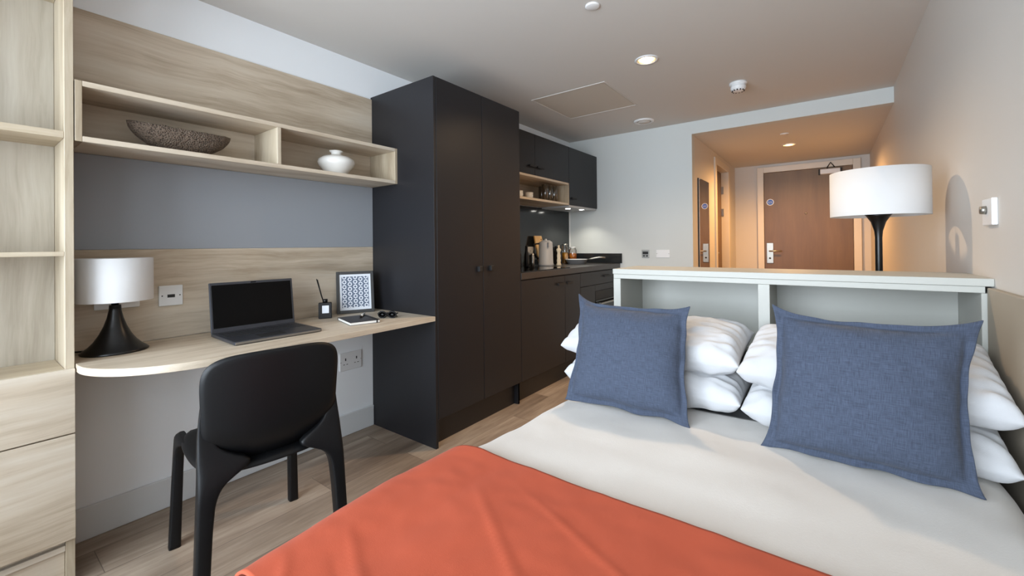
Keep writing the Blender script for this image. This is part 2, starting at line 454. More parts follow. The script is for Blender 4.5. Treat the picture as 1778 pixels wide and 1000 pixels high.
def fire_sign(y, x, z, parent_label, facing='y'):
    t = thing('fire_door_sign', parent_label, 'sign', (x, y, z))
    b1 = bm_new(); lathe(b1, [(0, 0), (.045, 0), (.045, -.003), (0, -.003)], (0, 0, 0), 40, axis='y', smooth=False)
    obj('rim', b1, M['sign_teal'], t, local=True)
    b2 = bm_new(); lathe(b2, [(0, -.003), (.037, -.003), (.037, -.004), (0, -.004)], (0, 0, 0), 40, axis='y', smooth=False)
    obj('disc', b2, M['sign_blue'], t, local=True)
    for i, txt in enumerate(('Fire door', 'keep shut')):
        cu = bpy.data.curves.new('lettering', 'FONT'); cu.body = txt; cu.size = .0145; cu.align_x = 'CENTER'; cu.extrude = .0003
        tmp = bpy.data.objects.new('tmp', cu); C.objects.link(tmp)
        me = bpy.data.meshes.new_from_object(tmp.evaluated_get(bpy.context.evaluated_depsgraph_get()))
        bpy.data.objects.remove(tmp); me.materials.clear(); me.materials.append(M['sign_teal'])
        o = bpy.data.objects.new('lettering', me); C.objects.link(o); o.parent = t
        o.location = (0, -.0045, .003-i*.016); o.rotation_euler = (PI/2, 0, 0)
    return t
fire_sign(YD, -.645, 1.768, 'round blue fire door sign on the entrance door above its lever')

t = thing('door_closer', 'silver overhead door closer at the top of the entrance door', 'door closer', (.03, YD, 2.09))
obj('closer_body', B((-.075, .135, YD-.055, YD, 2.092, 2.155), bev=.004), M['white_plastic'], t)
obj('end_cap', B((-.092, -.075, YD-.05, YD, 2.088, 2.16), bev=.003), M['black_matt'], t)
obj('end_cap', B((.135, .152, YD-.05, YD, 2.088, 2.16), bev=.003), M['black_matt'], t)
bm = bm_new(); tube(bm, [(.0, YD-.03, 2.16), (.0, YD-.03, 2.178), (.035, YD-.06, 2.235), (.075, YD-.03, 2.178)], .007)
obj('closer_arm', bm, M['black_metal'], t)
t = None

# bathroom door in hallway left wall
XD = XH-.075
d2 = struct('door_2', B((XD-.035, XD, DY0+.012, DY1-.012, .006, DZ-.012), bev=.002), M['door_wood'])
struct('door_frame', B((XH-.098, XH+.018, DY0-.075, DY0+.01, 0, DZ+.07), (XH-.098, XH+.018, DY1-.01, DY1+.075, 0, DZ+.07), (XH-.098, XH+.018, DY0+.01, DY1-.01, DZ-.01, DZ+.07), bev=.003), M['frame_paint'], d2)
bm = bm_new(); tube(bm, [(XD, DY0+.1, 1.08), (XD+.05, DY0+.1, 1.08), (XD+.055, DY0+.13, 1.08), (XD+.055, DY0+.24, 1.08)], .010)
struct('lever_handle', bm, M['chrome'], d2)
for z in (1.92, 1.62):
    struct('hinge', B((XD, XD+.03, DY1-.022, DY1-.0105, z-.05, z+.05), bev=.001), M['chrome'], d2)

# mirror on the hallway left wall
t = thing('wall_mirror', 'tall narrow mirror on the hallway left wall beside the bathroom door', 'mirror', (XH, 4.935, .35))
obj('mirror_glass', B((XH+.012, XH+.018, 4.715, 5.155, .35, 1.885), bev=0), M['mirror'], t)
obj('mirror_backing', B((XH, XH+.012, 4.712, 5.158, .347, 1.888)), M['black_matt'], t)

# ------------------------------------------------------------------ left wall: panels
t = tag(obj('wall_panel', B((XF, XP, .281, 1.727, 1.602, 2.197)), M['oak_y']), 'upper pale oak wall panel behind the open shelf', 'wall panel')
t = tag(obj('pinboard', B((XF, XP, .281, 1.727, 1.2, 1.5995)), M['grey_panel']), 'blue-grey fabric panel between the open shelf and the lower oak panel', 'pinboard')
t = tag(obj('wall_panel', B((XF, XP-.001, .281, 1.727, .786, 1.1995)), M['oak_y']), 'lower pale oak splashback panel behind the laptop and table lamp', 'wall panel')

# open wall shelf with two compartments
t = thing('wall_shelf', 'long open oak wall shelf with two compartments holding bowl and vase', 'shelf', (XP+.13, 1.0, 1.6))
X0, X1 = XP+.0005, -2.2
obj('shelf_board', B((X0, X1, .301, 1.708, 1.6, 1.62)), M['oak_y'], t, )
obj('top_board', B((X0, X1, .301, 1.708, 1.805, 1.825)), M['oak_y'], t)
obj('end_panel', B((X0, X1, .281, .3005, 1.6, 1.825)), M['oak_edge'], t)
obj('end_panel', B((X0, X1, 1.7085, 1.727, 1.6, 1.825)), M['oak_edge'], t)
obj('divider', B((X0, X1, .992, 1.01, 1.6205, 1.8045)), M['oak_edge'], t)

# ------------------------------------------------------------------ bookcase
t = thing('bookcase', 'tall pale oak bookcase at the left edge with open shelves above drawers', 'bookcase', (-2.34, -.03, 0))
BY0, BY1, BX = -.36, .278, -2.2
obj('side_panel', B((XF, BX, .254, BY1, 0, 2.43-.005)), M['oak_edge'], t)
obj('side_panel', B((XF, BX, BY0, BY0+.024, 0, 2.43-.005)), M['oak_edge'], t)
obj('back_panel', B((XF, -2.43, BY0+.0245, .2535, .1, 2.42)), M['oak_z'], t)
for z0, z1 in ((1.604, 1.629), (1.178, 1.194), (2.17, 2.195), (.745, .772)):
    obj('shelf', B((-2.4295, BX-.002, BY0+.0245, .2535, z0, z1)), M['oak_edge_y'], t)
obj('base_panel', B((-2.4295, BX-.002, BY0+.0245, .2535, .12, .14)), M['oak_y'], t)
obj('drawer_front', B((BX+.001, BX+.019, BY0, BY1-.001, .5425, .772)), M['oak_y'], t)
obj('drawer_front', B((BX+.001, BX+.019, BY0, BY1-.001, .163, .5375)), M['oak_y'], t)
obj('plinth', B((BX-.04, BX-.02, BY0+.0245, .2535, 0, .158)), M['oak_y'], t)

# ------------------------------------------------------------------ desk
pts = [(XP, .281), (-2.17, .281)]
for k in range(1, 25):   # rounded front left corner
    a = PI/2*k/24
    pts.append((-2.17 + .308*math.sin(a), .281 + .36*(1-math.cos(a))))
pts += [(-1.862, 1.7265), (XP, 1.7265)]
t = thing('desk', 'wall-mounted oak desk top with rounded left front corner', 'desk', (-2.16, 1.0, .757))
bm = bm_new(); prism(bm, pts, .757, .785, bev=.002)
obj('desktop', bm, M['oak_y'], t)
obj('fixing_bracket', B((-1.99, -1.965, 1.700, 1.7265, .735, .757), bev=.003), M['grey_plastic'], t, )

# ------------------------------------------------------------------ wardrobe
XW = -1.866
t = thing('wardrobe', 'tall anthracite two-door wardrobe at the right end of the desk', 'wardrobe', (-2.17, 2.16, 0))
obj('side_panel', B((XF, XW, 1.728, 1.748, 0, 2.214)), M['anthracite'], t)
obj('side_panel', B((XF, XW-.022, 2.582, 2.602, 0, 2.214)), M['anthracite'], t)
obj('carcass', B((XF, XW-.022, 1.7485, 2.5815, .167, 2.212)), M['anthracite'], t)
for y0, y1, hy in ((1.751, 2.166, 2.125), (2.170, 2.601, 2.245)):
    dd = obj('door', B((XW-.020, XW, y0, y1, .167, 2.214), bev=.0015), M['anthracite'], t)
    obj('door_knob', B((XW, XW+.022, hy-.018, hy+.018, 1.028, 1.064), bev=.003), M['black_matt'], dd)
obj('plinth', B((XW-.075, XW-.058, 1.7485, 2.5815, 0, .166)), M['plinth'], t)
obj('foot_panel', B((XW-.057, XW-.022, 2.583, 2.601, 0, .166)), M['anthracite'], t)

# ------------------------------------------------------------------ kitchen
def bar_handle(name, x, y0, y1, z, parent):
    return obj(name, B((x+.014, x+.022, y0, y1, z-.012, z+.006), (x, x+.015, y0+.01, y0+.02, z-.004, z+.006), (x, x+.015, y1-.02, y1-.01, z-.004, z+.006)), M['black_matt'], parent)
KY0, KY1 = 2.6035, 4.497
t = thing('base_cabinet', 'anthracite kitchen base cabinet with two doors next to the wardrobe', 'cabinet', (-2.17, 3.08, 0))
obj('carcass', B((XF, XW-.022, KY0, 3.559, .167, .938)), M['anthracite'], t)
for y0, y1, h0, h1 in ((KY0+.001, 3.268, 3.13, 3.25), (3.272, 3.558, 3.285, 3.38)):
    dd = obj('door', B((XW-.020, XW, y0, y1, .167, .930), bev=.0015), M['anthracite'], t)
    bar_handle('door_handle', XW, h0, h1, .865, dd)
obj('plinth', B((XW-.075, XW-.058, KY0, 3.559, 0, .166)), M['plinth'], t)
t = thing('base_cabinet', 'anthracite kitchen base cabinet with top drawer at the end wall', 'cabinet', (-2.17, 4.03, 0))
obj('carcass', B((XF, XW-.022, 3.5605, KY1, .167, .938)), M['anthracite'], t)
dd = obj('drawer_front', B((XW-.020, XW, 3.562, KY1, .80, .930), bev=.0015), M['anthracite'], t)
bar_handle('drawer_handle', XW, 4.06, 4.20, .878, dd)
obj('side_filler', B((XW-.020, XW, 3.562, 3.87, .167, .796), bev=.0015), M['anthracite'], t)
obj('top_filler', B((XW-.020, XW, 3.872, KY1, .735, .796), bev=.0015), M['anthracite'], t)
obj('lower_panel', B((XW-.020, XW, 3.872, KY1, .167, .296), bev=.0015), M['anthracite'], t)
obj('plinth', B((XW-.075, XW-.058, 3.5605, KY1, 0, .166)), M['plinth'], t)
t = thing('built_in_oven', 'black built-in oven below the end drawer of the kitchen run', 'oven', (-1.87, 4.17, .3))
obj('oven_door', B((XW-.0215, XW+.004, 3.874, 4.495, .30, .64)), M['hob'], t)
obj('control_panel', B((XW-.0215, XW+.002, 3.874, 4.495, .643, .733)), M['black_matt'], t)
obj('oven_handle', B((XW+.03, XW+.042, 3.93, 4.44, .60, .615), (XW+.004, XW+.031, 3.95, 3.962, .602, .613), (XW+.004, XW+.031, 4.41, 4.422, .602, .613)), M['chrome'], t)
t = thing('worktop', 'dark stone kitchen worktop with upstand on the end wall', 'worktop', (-2.17, 3.55, .94))
obj('worktop_slab', B((XF, XW+.006, KY0, KY1, .9395, .99), bev=.002), M['worktop'], t)
obj('upstand', B((XF+.013, XW+.03, 4.480, KY1+.001, .9905, 1.099), bev=.002), M['splash'], t)
tag(obj('induction_hob', B((-2.40, -1.895, 2.63, 3.42, .9905, .996), bev=.002), M['hob']), 'black glass induction hob set on the worktop near the wardrobe', 'hob')
tag(obj('splashback', B((XF, XF+.012, KY0, 4.44, .9905, 1.60)), M['splash']), 'glossy black kitchen splashback under the open shelf', 'splashback')

XU = -2.13
t = thing('wall_cabinet', 'anthracite kitchen wall cabinet with two doors above the open niche', 'cabinet', (-2.3, 3.2, 1.836))
obj('carcass', B((XF, XU-.020, KY0, 3.838, 1.836, 2.21)), M['anthracite'], t)
for y0, y1, h0, h1 in ((KY0+.001, 3.208, 3.10, 3.195), (3.212, 3.837, 3.228, 3.335)):
    dd = obj('door', B((XU-.0195, XU, y0, y1, 1.838, 2.21), bev=.0015), M['anthracite'], t)
    bar_handle('door_handle', XU, h0, h1, 1.915, dd)
t = thing('wall_cabinet', 'tall single-door anthracite wall cabinet beside the end wall over the hood', 'cabinet', (-2.3, 4.17, 1.61))
obj('carcass', B((XF, XU-.020, 3.841, KY1, 1.612, 2.21)), M['anthracite'], t)
dd = obj('door', B((XU-.0195, XU, 3.841, KY1-.002, 1.612, 2.21), bev=.0015), M['anthracite'], t)
bar_handle('door_handle', XU, 3.865, 3.97, 1.685, dd)
t = thing('niche_shelf', 'small open oak niche in the kitchen holding cups and glasses', 'shelf', (-2.3, 3.2, 1.607))
obj('bottom_board', B((XF+.001, XU, KY0, 3.8195, 1.607, 1.628)), M['oak_y'], t)
obj('top_board', B((XF+.001, XU, KY0, 3.8195, 1.815, 1.8355)), M['oak_y'], t)
obj('end_board', B((XF+.001, XU, 3.82, 3.8395, 1.607, 1.8355)), M['oak_edge'], t)
obj('back_board', B((XF+.001, XF+.012, KY0, 3.8195, 1.6285, 1.8145)), M['oak_y'], t)
t = thing('extractor_hood', 'slim extractor hood with two lit lamps under the end wall cabinet', 'extractor hood', (-2.3, 4.1, 1.59))
obj('hood_panel', B((-2.47, XU-.005, 3.845, 4.47, 1.590, 1.6115)), M['steel_grey'], t)
for (x, y) in ((-2.247, 4.02), (-2.204, 4.25)):
    bm = bm_new(); lathe(bm, [(0, 1.588), (.024, 1.588), (.028, 1.590), (.028, 1.5905)], (x, y, 0), 24)
    obj('hood_lamp', bm, M['lamp_cool'], t)

# small kitchen things
SZ = 1.6285
def cup(loc, label, rz=0):
    t = thing('espresso_cup', label, 'cup', loc, (0, 0, rz), 'cups in the kitchen niche')
    bm = bm_new(); lathe(bm, [(0, 0), (.022, 0), (.032, .012), (.037, .035), (.038, .068), (.035, .068), (.034, .036), (.029, .014), (0, .008)], n=32)
    obj('cup_body', bm, M['ceramic'], t, local=True)
    bm = bm_new(); tube(bm, [(0, .035, .055), (0, .058, .056), (0, .062, .038), (0, .052, .022), (0, .033, .02)], .005, 8)
    obj('cup_handle', bm, M['ceramic'], t, local=True)
    return t
c0 = cup((-2.25, 3.285, SZ), 'small white cup with handle, the whole one left of the glasses in the kitchen niche')
dup(c0, (-2.25, 3.12, SZ), 'white cup mostly hidden behind the wardrobe edge in the kitchen niche')
bm = bm_new(); lathe(bm, [(0, .004), (.029, .004), (.032, .16), (.0335, .16), (.031, 0), (0, 0)], n=28)
g0 = obj('drinking_glass', bm, M['glass'], None, local=True)
tag(g0, '', 'glass', 'tall glasses in the kitchen niche')
gl = [(-2.20, 3.49, 'front-row tall clear glass nearest the white cup in the kitchen niche'),
      (-2.20, 3.575, 'tall clear glass in the middle of the front row in the kitchen niche'),
      (-2.20, 3.66, 'front-row tall clear glass nearest the oak end board of the niche'),
      (-2.31, 3.60, 'tall clear glass behind the front row, the one nearer the cups'),
      (-2.31, 3.70, 'tall clear glass behind the front row, the one nearer the end board')]
for i, (x, y, lb) in enumerate(gl):
    g = g0 if i == 0 else g0.copy()
    if i: C.objects.link(g)
    g.location = (x, y, SZ); g['label'] = lb

WT = .9905
t = thing('kettle', 'light grey cylindrical jug kettle on the kitchen worktop', 'kettle', (-2.27, 3.60, WT))
bm = bm_new(); lathe(bm, [(0, 0), (.078, 0), (.078, .022), (.074, .03), (.068, .232), (.06, .245), (0, .247)], n=40)
obj('kettle_body', bm, M['steel_grey'], t, local=True)
bm = bm_new(); lathe(bm, [(0, .247), (.05, .247), (.045, .256), (.012, .258), (.01, .272), (0, .273)], n=30)
obj('lid', bm, M['steel_grey'], t, local=True)
bm = bm_new(); tube(bm, [(-.05, -.045, .225), (-.085, -.075, .22), (-.09, -.08, .14), (-.06, -.05, .07)], .010)
obj('kettle_handle', bm, M['black_matt'], t, local=True)
bm = bm_new(); prism(bm, [(.05, -.055), (.075, -.065), (.06, -.04)], .19, .235)
obj('spout', bm, M['steel_grey'], t, local=True)
t = thing('chopping_board', 'bamboo chopping board leaning on the splashback behind the kettle', 'chopping board', (-2.37, 3.70, WT+.003), (0, math.radians(-12), 0))
obj('board', B((-.009, .009, -.07, .07, 0, .31), bev=.006, seg=2), M['board_wood'], t, local=True)
for z in (.27, .24):
    bm = bm_new(); lathe(bm, [(0, 0), (.008, 0), (.008, .002), (0, .002)], (.008, .045, z), 16, axis='x')
    obj('hanging_hole', bm, M['dark_slot'], t, local=True)
bm = bm_new(); lathe(bm, [(0, 0), (.024, 0), (.026, .01), (.018, .03), (.022, .05), (.017, .075), (.02, .10), (.014, .13), (.022, .15), (.024, .165), (.012, .178), (.008, .185), (.012, .195), (.008, .205), (0, .207)], (-2.20, 3.735, WT), 30)
tag(obj('pepper_mill', bm, M['cream_wood']), 'cream turned pepper mill standing in front of the kettle', 'pepper mill')
bm = bm_new(); lathe(bm, [(0, 0), (.02, 0), (.022, .01), (.022, .12), (.012, .15), (.011, .185), (.013, .19), (.013, .2), (0, .2)], n=28)
b0 = obj('oil_bottle', bm, M['black_metal'], None, local=True); b0.location = (-2.27, 3.14, .9965)
tag(b0, 'slim black bottle at the wardrobe end of the worktop, further left of two', 'bottle', 'black bottles by the wardrobe')
b1 = b0.copy(); C.objects.link(b1); b1.location = (-2.24, 3.22, .9965); b1['label'] = 'slim black bottle next to the kettle, right one of two'
bm = bm_new(); lathe(bm, [(0, 0), (.017, 0), (.014, .05), (.017, .10), (.012, .11), (.015, .125), (0, .13)], (-2.16, 3.20, .9965), 24)
tag(obj('salt_mill', bm, M['chrome']), 'small steel mill in front of the black bottles on the hob edge', 'mill')
# twin socket on splashback
def faceplate_x(name, label, x, y0, y1, z0, z1, holes, mat='white_plastic', cat='socket', dirx=1, th=.009, grp=None):
    t = thing(name, label, cat, (x, (y0+y1)/2, z0), group=grp)
    obj('plate', B((x, x+dirx*th, y0, y1, z0, z1) if dirx > 0 else (x-th, x, y0, y1, z0, z1), bev=.003, seg=2), M[mat], t)
    bx = [] ; f = x+dirx*th
    for (hy, hz, wy, wz) in holes:
        yy, zz = y0+(y1-y0)*hy, z0+(z1-z0)*hz
        bx.append((min(f, f+dirx*.0008), max(f, f+dirx*.0008), yy-wy/2, yy+wy/2, zz-wz/2, zz+wz/2))
    for q in bx: obj('slot', B(q, bev=0), M['dark_slot'], t)
    return t
sock2 = []
for c in (.25, .75):
    sock2 += [(c, .62, .007, .016), (c-.07, .35, .010, .0035), (c+.07, .35, .010, .0035)]
sock2 += [(.04, .5, .004, .004), (.96, .5, .004, .004)]
faceplate_x('socket_outlet', 'white socket plate on the black splashback left of the kettle', XF+.012, 3.53, 3.68, 1.10, 1.185, [(.5, .5, .02, .004)])
# black knife block behind jars
t = thing('knife_block', 'black knife block in shadow between pepper mill and jars', 'knife block', (-2.37, 4.00, WT))
obj('block', B((-2.43, -2.33, 3.95, 4.03, WT, WT+.15), bev=.004), M['black_matt'], t)
for k in range(3):
    obj('knife_handle', B((-2.42+k*.033, -2.402+k*.033, 3.965, 4.015, WT+.15, WT+.19+.01*k), bev=.004), M['black_plastic'], t)
def jar(loc, r, h, fill, label, lidm):
    t = thing('storage_jar', label, 'jar', loc, group='glass jars by the end wall')
    bm = bm_new(); lathe(bm, [(0, .002), (r-.003, .002), (r-.003, fill), (0, fill+.006)], n=30)
    obj('contents', bm, M['orange_food' if lidm == 'chrome' else 'yellow_food'], t, local=True)
    bm = bm_new(); lathe(bm, [(0, 0), (r, 0), (r, h*.8), (r*.8, h*.88), (r*.8, h*.93)], n=30)
    obj('jar_glass', bm, M['glass'], t, local=True)
    bm = bm_new(); lathe(bm, [(0, h*.93), (r*.86, h*.93), (r*.86, h), (0, h)], n=30)
    obj('lid', bm, M[lidm], t, local=True)
jar((-2.375, 4.165, WT), .040, .22, .12, 'taller glass jar of orange dry food behind the frying pan', 'chrome')
jar((-2.355, 4.315, WT), .045, .185, .11, 'shorter glass jar of yellow dry food behind the pan, nearer the wall', 'steel_grey')
t = thing('frying_pan', 'grey frying pan with steel handle on the worktop', 'pan', (-2.22, 4.15, WT))
bm = bm_new(); lathe(bm, [(0, 0), (.095, 0), (.122, .048), (.126, .048), (.126, .051), (.119, .050), (.092, .005), (0, .004)], n=40)
obj('pan_body', bm, M['steel_grey'], t, local=True)
bm = bm_new(); tube(bm, [(.115, .03, .045), (.16, .045, .056), (.24, .07, .072), (.30, .09, .068)], [.008, .009, .010, .011])
obj('pan_handle', bm, M['chrome'], t, local=True)

# end wall plates
def faceplate_y(name, label, x0, x1, z0, z1, y, mat, holes, cat):
    t = thing(name, label, cat, ((x0+x1)/2, y, z0))
    obj('plate', B((x0, x1, y-.008, y, z0, z1), bev=.002, seg=2), M[mat], t)
    for a, b_, w_, h_ in holes: obj('slot', B((x0+(x1-x0)*a-w_/2, x0+(x1-x0)*a+w_/2, y-.0095, y-.008, z0+(z1-z0)*b_-h_/2, z0+(z1-z0)*b_+h_/2), bev=0), M['dark_slot'], t)
faceplate_y('wall_switch', 'square steel and black control switch on the end wall by the worktop', -1.612, -1.532, 1.052, 1.138, YB, 'chrome', [(.5, .62, .06, .03), (.3, .25, .022, .016), (.7, .25, .022, .016)], 'switch')
faceplate_y('blank_plate', 'blank white double plate on the end wall right of the switch', -1.458, -1.318, 1.056, 1.138, YB, 'white_plastic', [(.06, .5, .005, .005), (.94, .5, .005, .005)], 'plate')

# left wall outlets
faceplate_x('phone_socket', 'single white data socket on the oak panel between lamp and laptop', XP-.001, .582, .672, .936, 1.03, [(.5, .48, .028, .014), (.13, .5, .005, .005), (.87, .5, .005, .005)])
faceplate_x('power_socket', 'double white power socket behind the table lamp', XP-.001, .368, .515, .945, 1.03, sock2)
faceplate_x('power_socket', 'double white power socket low on the wall under the desk', XL, 1.485, 1.64, .41, .525, sock2)

# ------------------------------------------------------------------ decor on the wall shelf
t = thing('stone_bowl', 'long boat-shaped porous stone bowl on the left of the wall shelf', 'bowl', (-2.335, .64, 1.6205))
bm = bm_new(); nu, nv = 48, 24
def bowl_pt(u, v, inner):
    # u along -1..1, v around 0..1 (rim to rim through the bottom)
    a = PI*v; th = .014 if inner else 0
    halfw = (.075-th) * max(0, 1-abs(u)**2.6)**.6
    y = u*(.193-th)
    depth = (.098-th) * max(0, 1-abs(u)**2.4)**.62
    x = halfw*math.cos(a); z = .104 + .012*abs(u)**2 - depth*math.sin(a)**.8
    n = noise.noise(Vector((x*30, y*30, z*30)))*.004 if not inner else 0
    return (x+n, y, max(z+n, .0))
for inner in (False, True):
    g = [[bm.verts.new(bowl_pt(-1+2*i/nu, j/nv, inner)) for j in range(nv+1)] for i in range(nu+1)]
    for i in range(nu):
        for j in range(nv):
            f = bm.faces.new([g[i][j], g[i+1][j], g[i+1][j+1], g[i][j+1]]); f.smooth = True
    if inner:
        for i in range(nu):
            for j in (0, nv): bm.faces.new([g[i][j], g[i+1][j], go[i+1][j], go[i][j]])
    go = g
bmesh.ops.remove_doubles(bm, verts=bm.verts, dist=.0005)
obj('bowl_body', bm, M['stone'], t, local=True)

bm = bm_new()
lathe(bm, [(0, 0), (.05, 0), (.054, .004), (.062, .02), (.094, .058), (.103, .078), (.099, .095), (.075, .112), (.045, .120), (.031, .125), (.027, .131), (.03, .139), (.037, .144), (.039, .148), (.034, .147), (.022, .135), (.024, .122), (.07, .108), (.092, .09), (.0, .01)], (0, 0, 0), 56)
v = obj('vase', bm, M['ceramic'], None, local=True); v.location = (-2.33, 1.385, 1.6205)
tag(v, 'squat white ceramic vase in the right compartment of the wall shelf', 'vase')

# ------------------------------------------------------------------ lamps
def table_lamp(loc, r, h0, h1):
    t = thing('table_lamp', 'small table lamp with black flared base and white drum shade on the desk', 'lamp', loc)
    bm = bm_new()
    pr = [(0, 0), (.104, 0), (.106, .004), (.1, .010), (.084, .022), (.066, .043), (.05, .07), (.036, .102), (.026, .135), (.0195, .168), (.0185, .188), (.0, .188)]
    lathe(bm, pr, n=56); obj('lamp_base', bm, M['black_metal'], t, local=True)
    bm = bm_new(); lathe(bm, [(r, h0), (r, h1), (r-.002, h1), (r-.002, h0), (r, h0)], n=72)
    obj('lamp_shade', bm, M['shade'], t, local=True)
    bm = bm_new(); lathe(bm, [(0, h0-.02), (.012, h0-.02), (.012, h0+.03), (0, h0+.03)], n=16)
    for k in range(3):
        a = 2*PI*k/3; tube(bm, [(0, 0, h0+.025), ((r-.002)*math.cos(a), (r-.002)*math.sin(a), h0+.025)], .0018, 6)
    obj('shade_ring', bm, M['black_metal'], t, local=True)
    bm = bm_new(); lathe(bm, [(0, h0+.03), (.014, h0+.035), (.03, h0+.085), (.028, h0+.11), (.0, h0+.13)], n=20)
    obj('bulb', bm, M['white_plastic'], t, local=True)
    bm = bm_new(); tube(bm, [(-.06, -.08, .006), (-.08, -.10, .004), (-.10, -.118, .004)], .003, 8)
    obj('power_cable', bm, M['black_plastic'], t, local=True)
    return t
table_lamp((-2.338, .412, .7855), .121, .206, .379)

t = thing('floor_lamp', 'floor lamp with black stem and wide white drum shade behind the shelf unit', 'lamp', (.186, 2.57, 0))
bm = bm_new(); lathe(bm, [(0, 0), (.14, 0), (.142, .01), (.13, .02), (.05, .03), (.02, .05), (.0135, .09), (.0135, 1.22), (.016, 1.25), (.027, 1.29), (.042, 1.316), (.050, 1.326), (0, 1.326)], n=40)
obj('lamp_stand', bm, M['black_metal'], t, local=True)
bm = bm_new(); R_, z0, z1 = .178, 1.318, 1.524
lathe(bm, [(R_, z0), (R_, z1), (R_-.002, z1), (R_-.002, z0), (R_, z0)], n=80)
obj('lamp_shade', bm, M['shade'], t, local=True)
bm = bm_new()
for k in range(3):
    a = 2*PI*k/3; tube(bm, [(0, 0, 1.33), ((R_-.002)*math.cos(a), (R_-.002)*math.sin(a), 1.335)], .002, 6)
obj('shade_ring', bm, M['black_metal'], t, local=True)
bm = bm_new(); lathe(bm, [(0, 1.326), (.015, 1.335), (.03, 1.39), (.028, 1.42), (0, 1.44)], n=20)
obj('bulb', bm, M['white_plastic'], t, local=True)

# ------------------------------------------------------------------ laptop
DT = .7855
t = thing('laptop', 'open dark grey laptop with black screen on the desk', 'laptop', (-2.155, .922, DT), (0, 0, math.radians(-2)))
# local: x forward (towards chair) , y along desk ; base depth .25, width .37
bs = obj('laptop_base', B((-.15, .145, -.19, .19, .002, .017), bev=.004, seg=2), M['laptop'], t, local=True)
obj('front_edge', B((.1445, .1462, -.185, .185, .004, .013), bev=.0005), M['laptop_edge'], bs, local=True)
bm = bm_new()
for r_ in range(5):
    for c in range(15):
        y = -.165+c*.0236; x = -.098+r_*.024
        if r_ == 4 and 4 <= c <= 8: continue
        box(bm, x-.0100, x+.0100, y-.0100, y+.0100, .0168, .0186, bev=.0006)
box(bm, -.012, .008, -.08, .035, .0168, .0186, bev=.0006)
obj('keyboard', bm, M['key'], bs, local=True)
obj('touchpad', B((.045, .125, -.075, .035, .0168, .0174), bev=.0002), M['black_matt'], bs, local=True)
rotl = Matrix.Rotation(math.radians(-8), 4, 'Y')
bm = bm_new(); box(bm, -.004, .004, -.19, .19, 0, .238, bev=.003, seg=2)
bmesh.ops.transform(bm, matrix=Matrix.Translation((-.148, 0, .014)) @ rotl, verts=bm.verts)
ld = obj('screen_lid', bm, M['laptop'], t, local=True)
bm = bm_new(); box(bm, .004, .0048, -.180, .180, .022, .226, bev=.0002)
bmesh.ops.transform(bm, matrix=Matrix.Translation((-.148, 0, .014)) @ rotl, verts=bm.verts)
obj('screen', bm, M['screen'], ld, local=True)
bm = bm_new(); box(bm, .004, .0047, -.012, .012, .2285, .2335, bev=.0002)
bmesh.ops.transform(bm, matrix=Matrix.Translation((-.148, 0, .014)) @ rotl, verts=bm.verts)
obj('webcam', bm, M['screen'], ld, local=True)

# reed diffuser
t = thing('reed_diffuser', 'black reed diffuser bottle with a reed between laptop and picture frame', 'diffuser', (-2.36, 1.325, DT), (0, 0, math.radians(-30)))
obj('bottle', B((-.018, .018, -.036, .036, 0, .092), bev=.005, seg=2), M['black_matt'], t, local=True)
bm = bm_new(); lathe(bm, [(0, .092), (.014, .092), (.014, .112), (.007, .113), (0, .113)], n=24)
obj('bottle_neck', bm, M['black_metal'], t, local=True)
bm = bm_new(); box(bm, .018, .0186, -.016, .020, .032, .076, bev=0)
obj('bottle_label', bm, M['paper'], t, local=True, )
bm = bm_new(); tube(bm, [(0, 0, .06), (.005, -.022, .14), (.01, -.045, .232)], .0022, 6); tube(bm, [(0, .003, .06), (.002, -.02, .14), (.004, -.040, .228)], .0022, 6)
obj('reed', bm, M['black_plastic'], t, local=True)

# picture frame (leaning back slightly)
t = thing('picture_frame', 'dark picture frame with slate-blue flower print leaning against the wardrobe end', 'picture frame', (-2.385, 1.543, DT), (0, math.radians(-9), math.radians(-24)))
W, Hh = .112, .262
bm = bm_new()
for b_ in ((-.008, .008, -W, -W+.018, 0, Hh), (-.008, .008, W-.018, W, 0, Hh), (-.008, .008, -W+.018, W-.018, 0, .02), (-.008, .008, -W+.018, W-.018, Hh-.018, Hh)): box(bm, *b_, bev=.0015)
obj('frame', bm, plain('dark_wood_frame', srgb(62, 62, 62), .4), t, local=True)
bm = bm_new()
box(bm, -.004, .002, -W+.017, W-.017, .019, Hh-.017, bev=0, mi=0)
fx0, fx1, fz0, fz1 = -W+.031, W-.031, .036, Hh-.032
box(bm, .002, .0024, fx0, fx1, fz0, fz1, bev=0, mi=1)
cols = 5; pw = (fx1-fx0)/cols; R2 = pw*.47
for c in range(cols):
    zc = fz0 + (R2*.6 if c % 2 else R2*1.5) - R2*.9
    while zc < fz1+R2:
        yc = fx0+pw*(c+.5)
        # ring of petals
        n = 32; vs = []
        for k in range(n):
            a = 2*PI*k/n; ro = R2*(.86+.14*math.cos(8*a)); ri = R2*.42
            zo = min(max(zc+ro*math.sin(a), fz0), fz1); zi = min(max(zc+ri*math.sin(a), fz0), fz1)
            vs.append((bm.verts.new((.0027, yc+ro*math.cos(a), zo)), bm.verts.new((.0027, yc+ri*math.cos(a), zi))))
        for k in range(n):
            A, B_ = vs[k], vs[(k+1) % n]
            f = bm.faces.new([A[0], B_[0], B_[1], A[1]]); f.material_index = 0
        zc += R2*1.98
obj('print', bm, [M['paper'], M['print_blue']], t, local=True)
obj('easel_back', B((-.0095, -.005, -W+.01, W-.01, .006, Hh-.006), bev=0), M['black_matt'], t, local=True)

